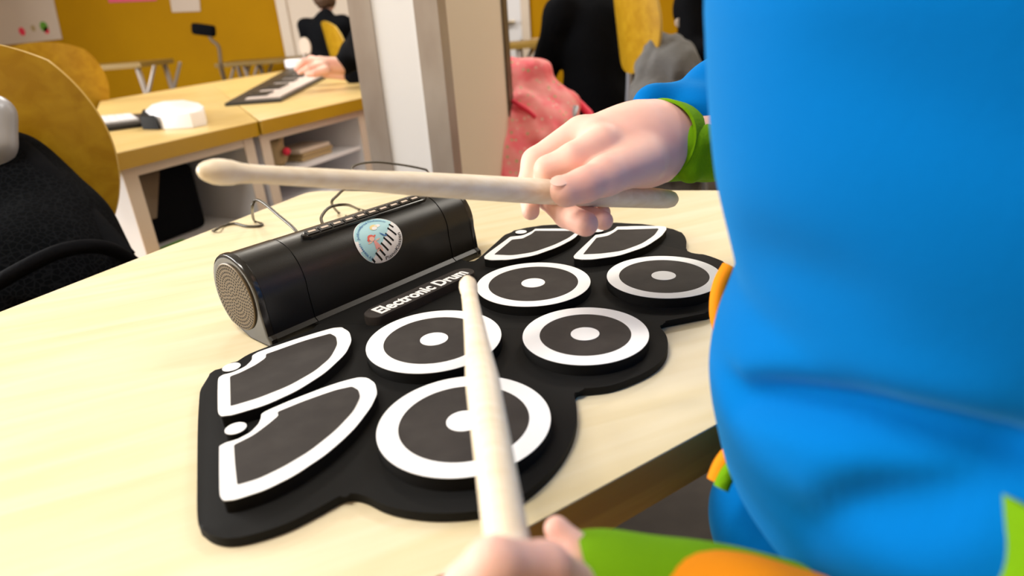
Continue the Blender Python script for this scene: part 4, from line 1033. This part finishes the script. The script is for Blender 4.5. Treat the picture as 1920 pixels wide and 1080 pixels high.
# ------------------------------------------------------------------ back of the room
def plain_table(label, a, b, D, depth, legs):
    """slim dark table: a, b = pixel ends of its near edge"""
    p0, p1 = at(*a, D), at(*b, D); z = (p0[2] + p1[2]) / 2; d = (p1 - p0)[:2]; Ln = np.linalg.norm(d); d /= Ln; n_ = np.array([-d[1], d[0]])
    t = thing('back_table', label, 'table', (*((p0 + p1) / 2)[:2], 0))
    pl = [tuple(p0[:2]), tuple(p1[:2]), tuple(p1[:2] + n_ * depth), tuple(p0[:2] + n_ * depth)]
    bm = bmesh.new(); prism(bm, pl, z - .035, z, bev=.004); obj('table_top', bm, 'back_top', t)
    for lx in legs:
        for dv in (.05, depth - .05):
            q = p0[:2] + d * lx * Ln + n_ * dv
            bm = bmesh.new(); sweep(bm, [(*q, z - .03), (*(q + d * .05), 0)], .018, 10); obj('leg', bm, 'steel', t)
            bm = bmesh.new(); sweep(bm, [(*(q + d * .02), z - .22), (*(q + d * .12), z - .03)], .012, 8); obj('brace', bm, 'steel', t)
plain_table('dark-edged table against the yellow wall behind the amber chair', (60, 132), (262, 116), 4.4, .5, (.05, .93))
plain_table('slim dark-edged table against the yellow wall, left of the seated person', (402, 121), (560, 106), 5.5, .5, (.04, .32, .9))
plain_table('dark table with amber edge between the column and the black jacket', (860, 88), (1045, 78), 4.2, .6, (.1, .62))
plain_table('low table edge with amber rim behind the pink bag', (1040, 206), (1230, 196), 2.9, .35, (.1, .9))
for nm, lab, px4, D in (('paper_sheet', 'white paper sheet on the yellow wall above the dark clamp', ((314, -30), (372, -30), (376, 21), (323, 23)), 0), ('pink_sheet', 'bright pink paper sheet high on the yellow wall', ((190, -40), (290, -40), (294, 1), (205, 5)), 0)):
    q = []
    for x, y in px4:
        r_ = ray(x, y); s_ = (WY - .004) / r_[1]; q.append((O + r_ * s_))
    bm = bmesh.new(); a_ = [bm.verts.new(p) for p in q]; b_ = [bm.verts.new((p[0], p[1] - .004, p[2])) for p in q]
    bm.faces.new(a_); bm.faces.new(b_)
    for k in range(4): bm.faces.new((a_[k], a_[(k + 1) % 4], b_[(k + 1) % 4], b_[k]))
    tag(obj(nm, bm, 'paper' if nm[0:2] == 'pa' else 'pinkpaper', smooth=False), lab, 'paper')
def onwall(x, y, off=0.0):
    r_ = ray(x, y); return O + r_ * ((WY - off) / r_[1])
q = [onwall(x, y, .004) for x, y in ((-80, -40), (92, -40), (117, 73), (-60, 92))]
po = thing('wall_poster', 'large pale poster with small red marks on the yellow wall, top left', 'poster', tuple(onwall(40, 30, .004)))
bm = bmesh.new(); a_ = [bm.verts.new(p_) for p_ in q]; b_ = [bm.verts.new((p_[0], p_[1] - .004, p_[2])) for p_ in q]; bm.faces.new(a_); bm.faces.new(b_)
for k in range(4): bm.faces.new((a_[k], a_[(k + 1) % 4], b_[(k + 1) % 4], b_[k]))
obj('sheet', bm, 'paper', po, smooth=False)
for x, y, r_, mt in ((41, 59, .028, 'redm'), (62, 53, .022, 'kraft'), (82, 50, .035, 'greenm'), (87, 57, .024, 'redm')):
    bm = bmesh.new(); c_ = onwall(x, y, .011); vs = [bm.verts.new((c_[0] + r_ * math.cos(2 * PI * k / 16), c_[1], c_[2] + r_ * 1.3 * math.sin(2 * PI * k / 16))) for k in range(16)]
    ws = [bm.verts.new((v.co.x, v.co.y + .003, v.co.z)) for v in vs]; bm.faces.new(vs); bm.faces.new(ws)
    for k in range(16): bm.faces.new((vs[k], vs[(k + 1) % 16], ws[(k + 1) % 16], ws[k]))
    obj('printed_mark', bm, mt, po, smooth=False)
lampt = thing('stand_camera', 'black box-shaped device on a thin bent stand before the yellow wall', 'device', (*at(414, 118, 5.0)[:2], 0))
bm = bmesh.new(); c_ = at(382, 56, 5.05); box(bm, c_, (.17, .09, .085), Matrix.Rotation(.2, 4, 'Y'), .02); obj('device_head', bm, 'darkfab', lampt)
bm = bmesh.new(); sweep(bm, smooth_path([at(390, 62, 5.05), at(398, 76, 5.05), at(410, 88, 5.05), at(414, 120, 5.05)], 6), .014, 10); obj('stand_arm', bm, 'bronze', lampt)
bm = bmesh.new(); b_ = at(414, 119, 5.05); prism(bm, circ(b_[:2], .07, 24), .0, .02); sweep(bm, [(*b_[:2], .01), (*b_[:2], b_[2])], .014, 10); obj('stand_base', bm, 'bronze', lampt)
rp_ = thing('white_device_round', 'small round pale fan-like device beside the seated person in black', 'device', tuple(at(571, 108, 4.3)))
bm = bmesh.new(); c_ = at(571, 88, 4.3)
for rr__, y0, y1 in ((.05, 0, .03),):
    f0 = [bm.verts.new((c_[0] + rr__ * .75 * math.cos(2 * PI * k / 24), c_[1] + y0, c_[2] + rr__ * 1.2 * math.sin(2 * PI * k / 24))) for k in range(24)]
    f1 = [bm.verts.new((v.co.x, v.co.y + y1, v.co.z)) for v in f0]; bm.faces.new(f0); bm.faces.new(f1)
    for k in range(24): bm.faces.new((f0[k], f0[(k + 1) % 24], f1[(k + 1) % 24], f1[k]))
obj('round_face', bm, 'paper', rp_)
bm = bmesh.new(); p_ = at(571, 100, 4.31); sweep(bm, [p_, (p_[0], p_[1], .001)], .016, 10); obj('stem', bm, 'steel', rp_)
rp_.name = 'round_fan'
# doors and openings in the back wall
def wallbox(name, px0, px1, z0, z1, mat, th=.03, off=0, kind=True, parent=None):
    a_, b_ = onwall(*px0)[0], onwall(*px1)[0]
    bm = bmesh.new(); box(bm, ((a_ + b_) / 2, WY - th / 2 - off, (z0 + z1) / 2), (b_ - a_, th, z1 - z0), bev=.002)
    o = obj(name, bm, mat, parent, smooth=False)
    if parent is None: o['kind'] = 'structure'
    return o
wallbox('door_1', (530, 50), (662, 50), 0, 2.1, 'cream_board')
wallbox('trim_6', (526, 40), (545, 40), 0, 2.2, 'cream_board', .05)
wallbox('door_2', (935, 60), (985, 60), 0, 2.1, 'white_board', .05)
dh = thing
bm = bmesh.new(); c_ = onwall(954, 42, .10); box(bm, c_, (.12, .05, .03), None, .01); hdl = obj('door_handle', bm, 'brass'); hdl.parent = bpy.data.objects['door_2']
wallbox('trim_7', (978, 60), (994, 60), 0, 2.2, 'cream_board', .07)
wallbox('wall_panel', (996, 60), (1060, 60), .75, 2.3, 'yellow', .04)
wallbox('trim_8', (975, 78), (1062, 78), .70, .75, 'cream', .05)
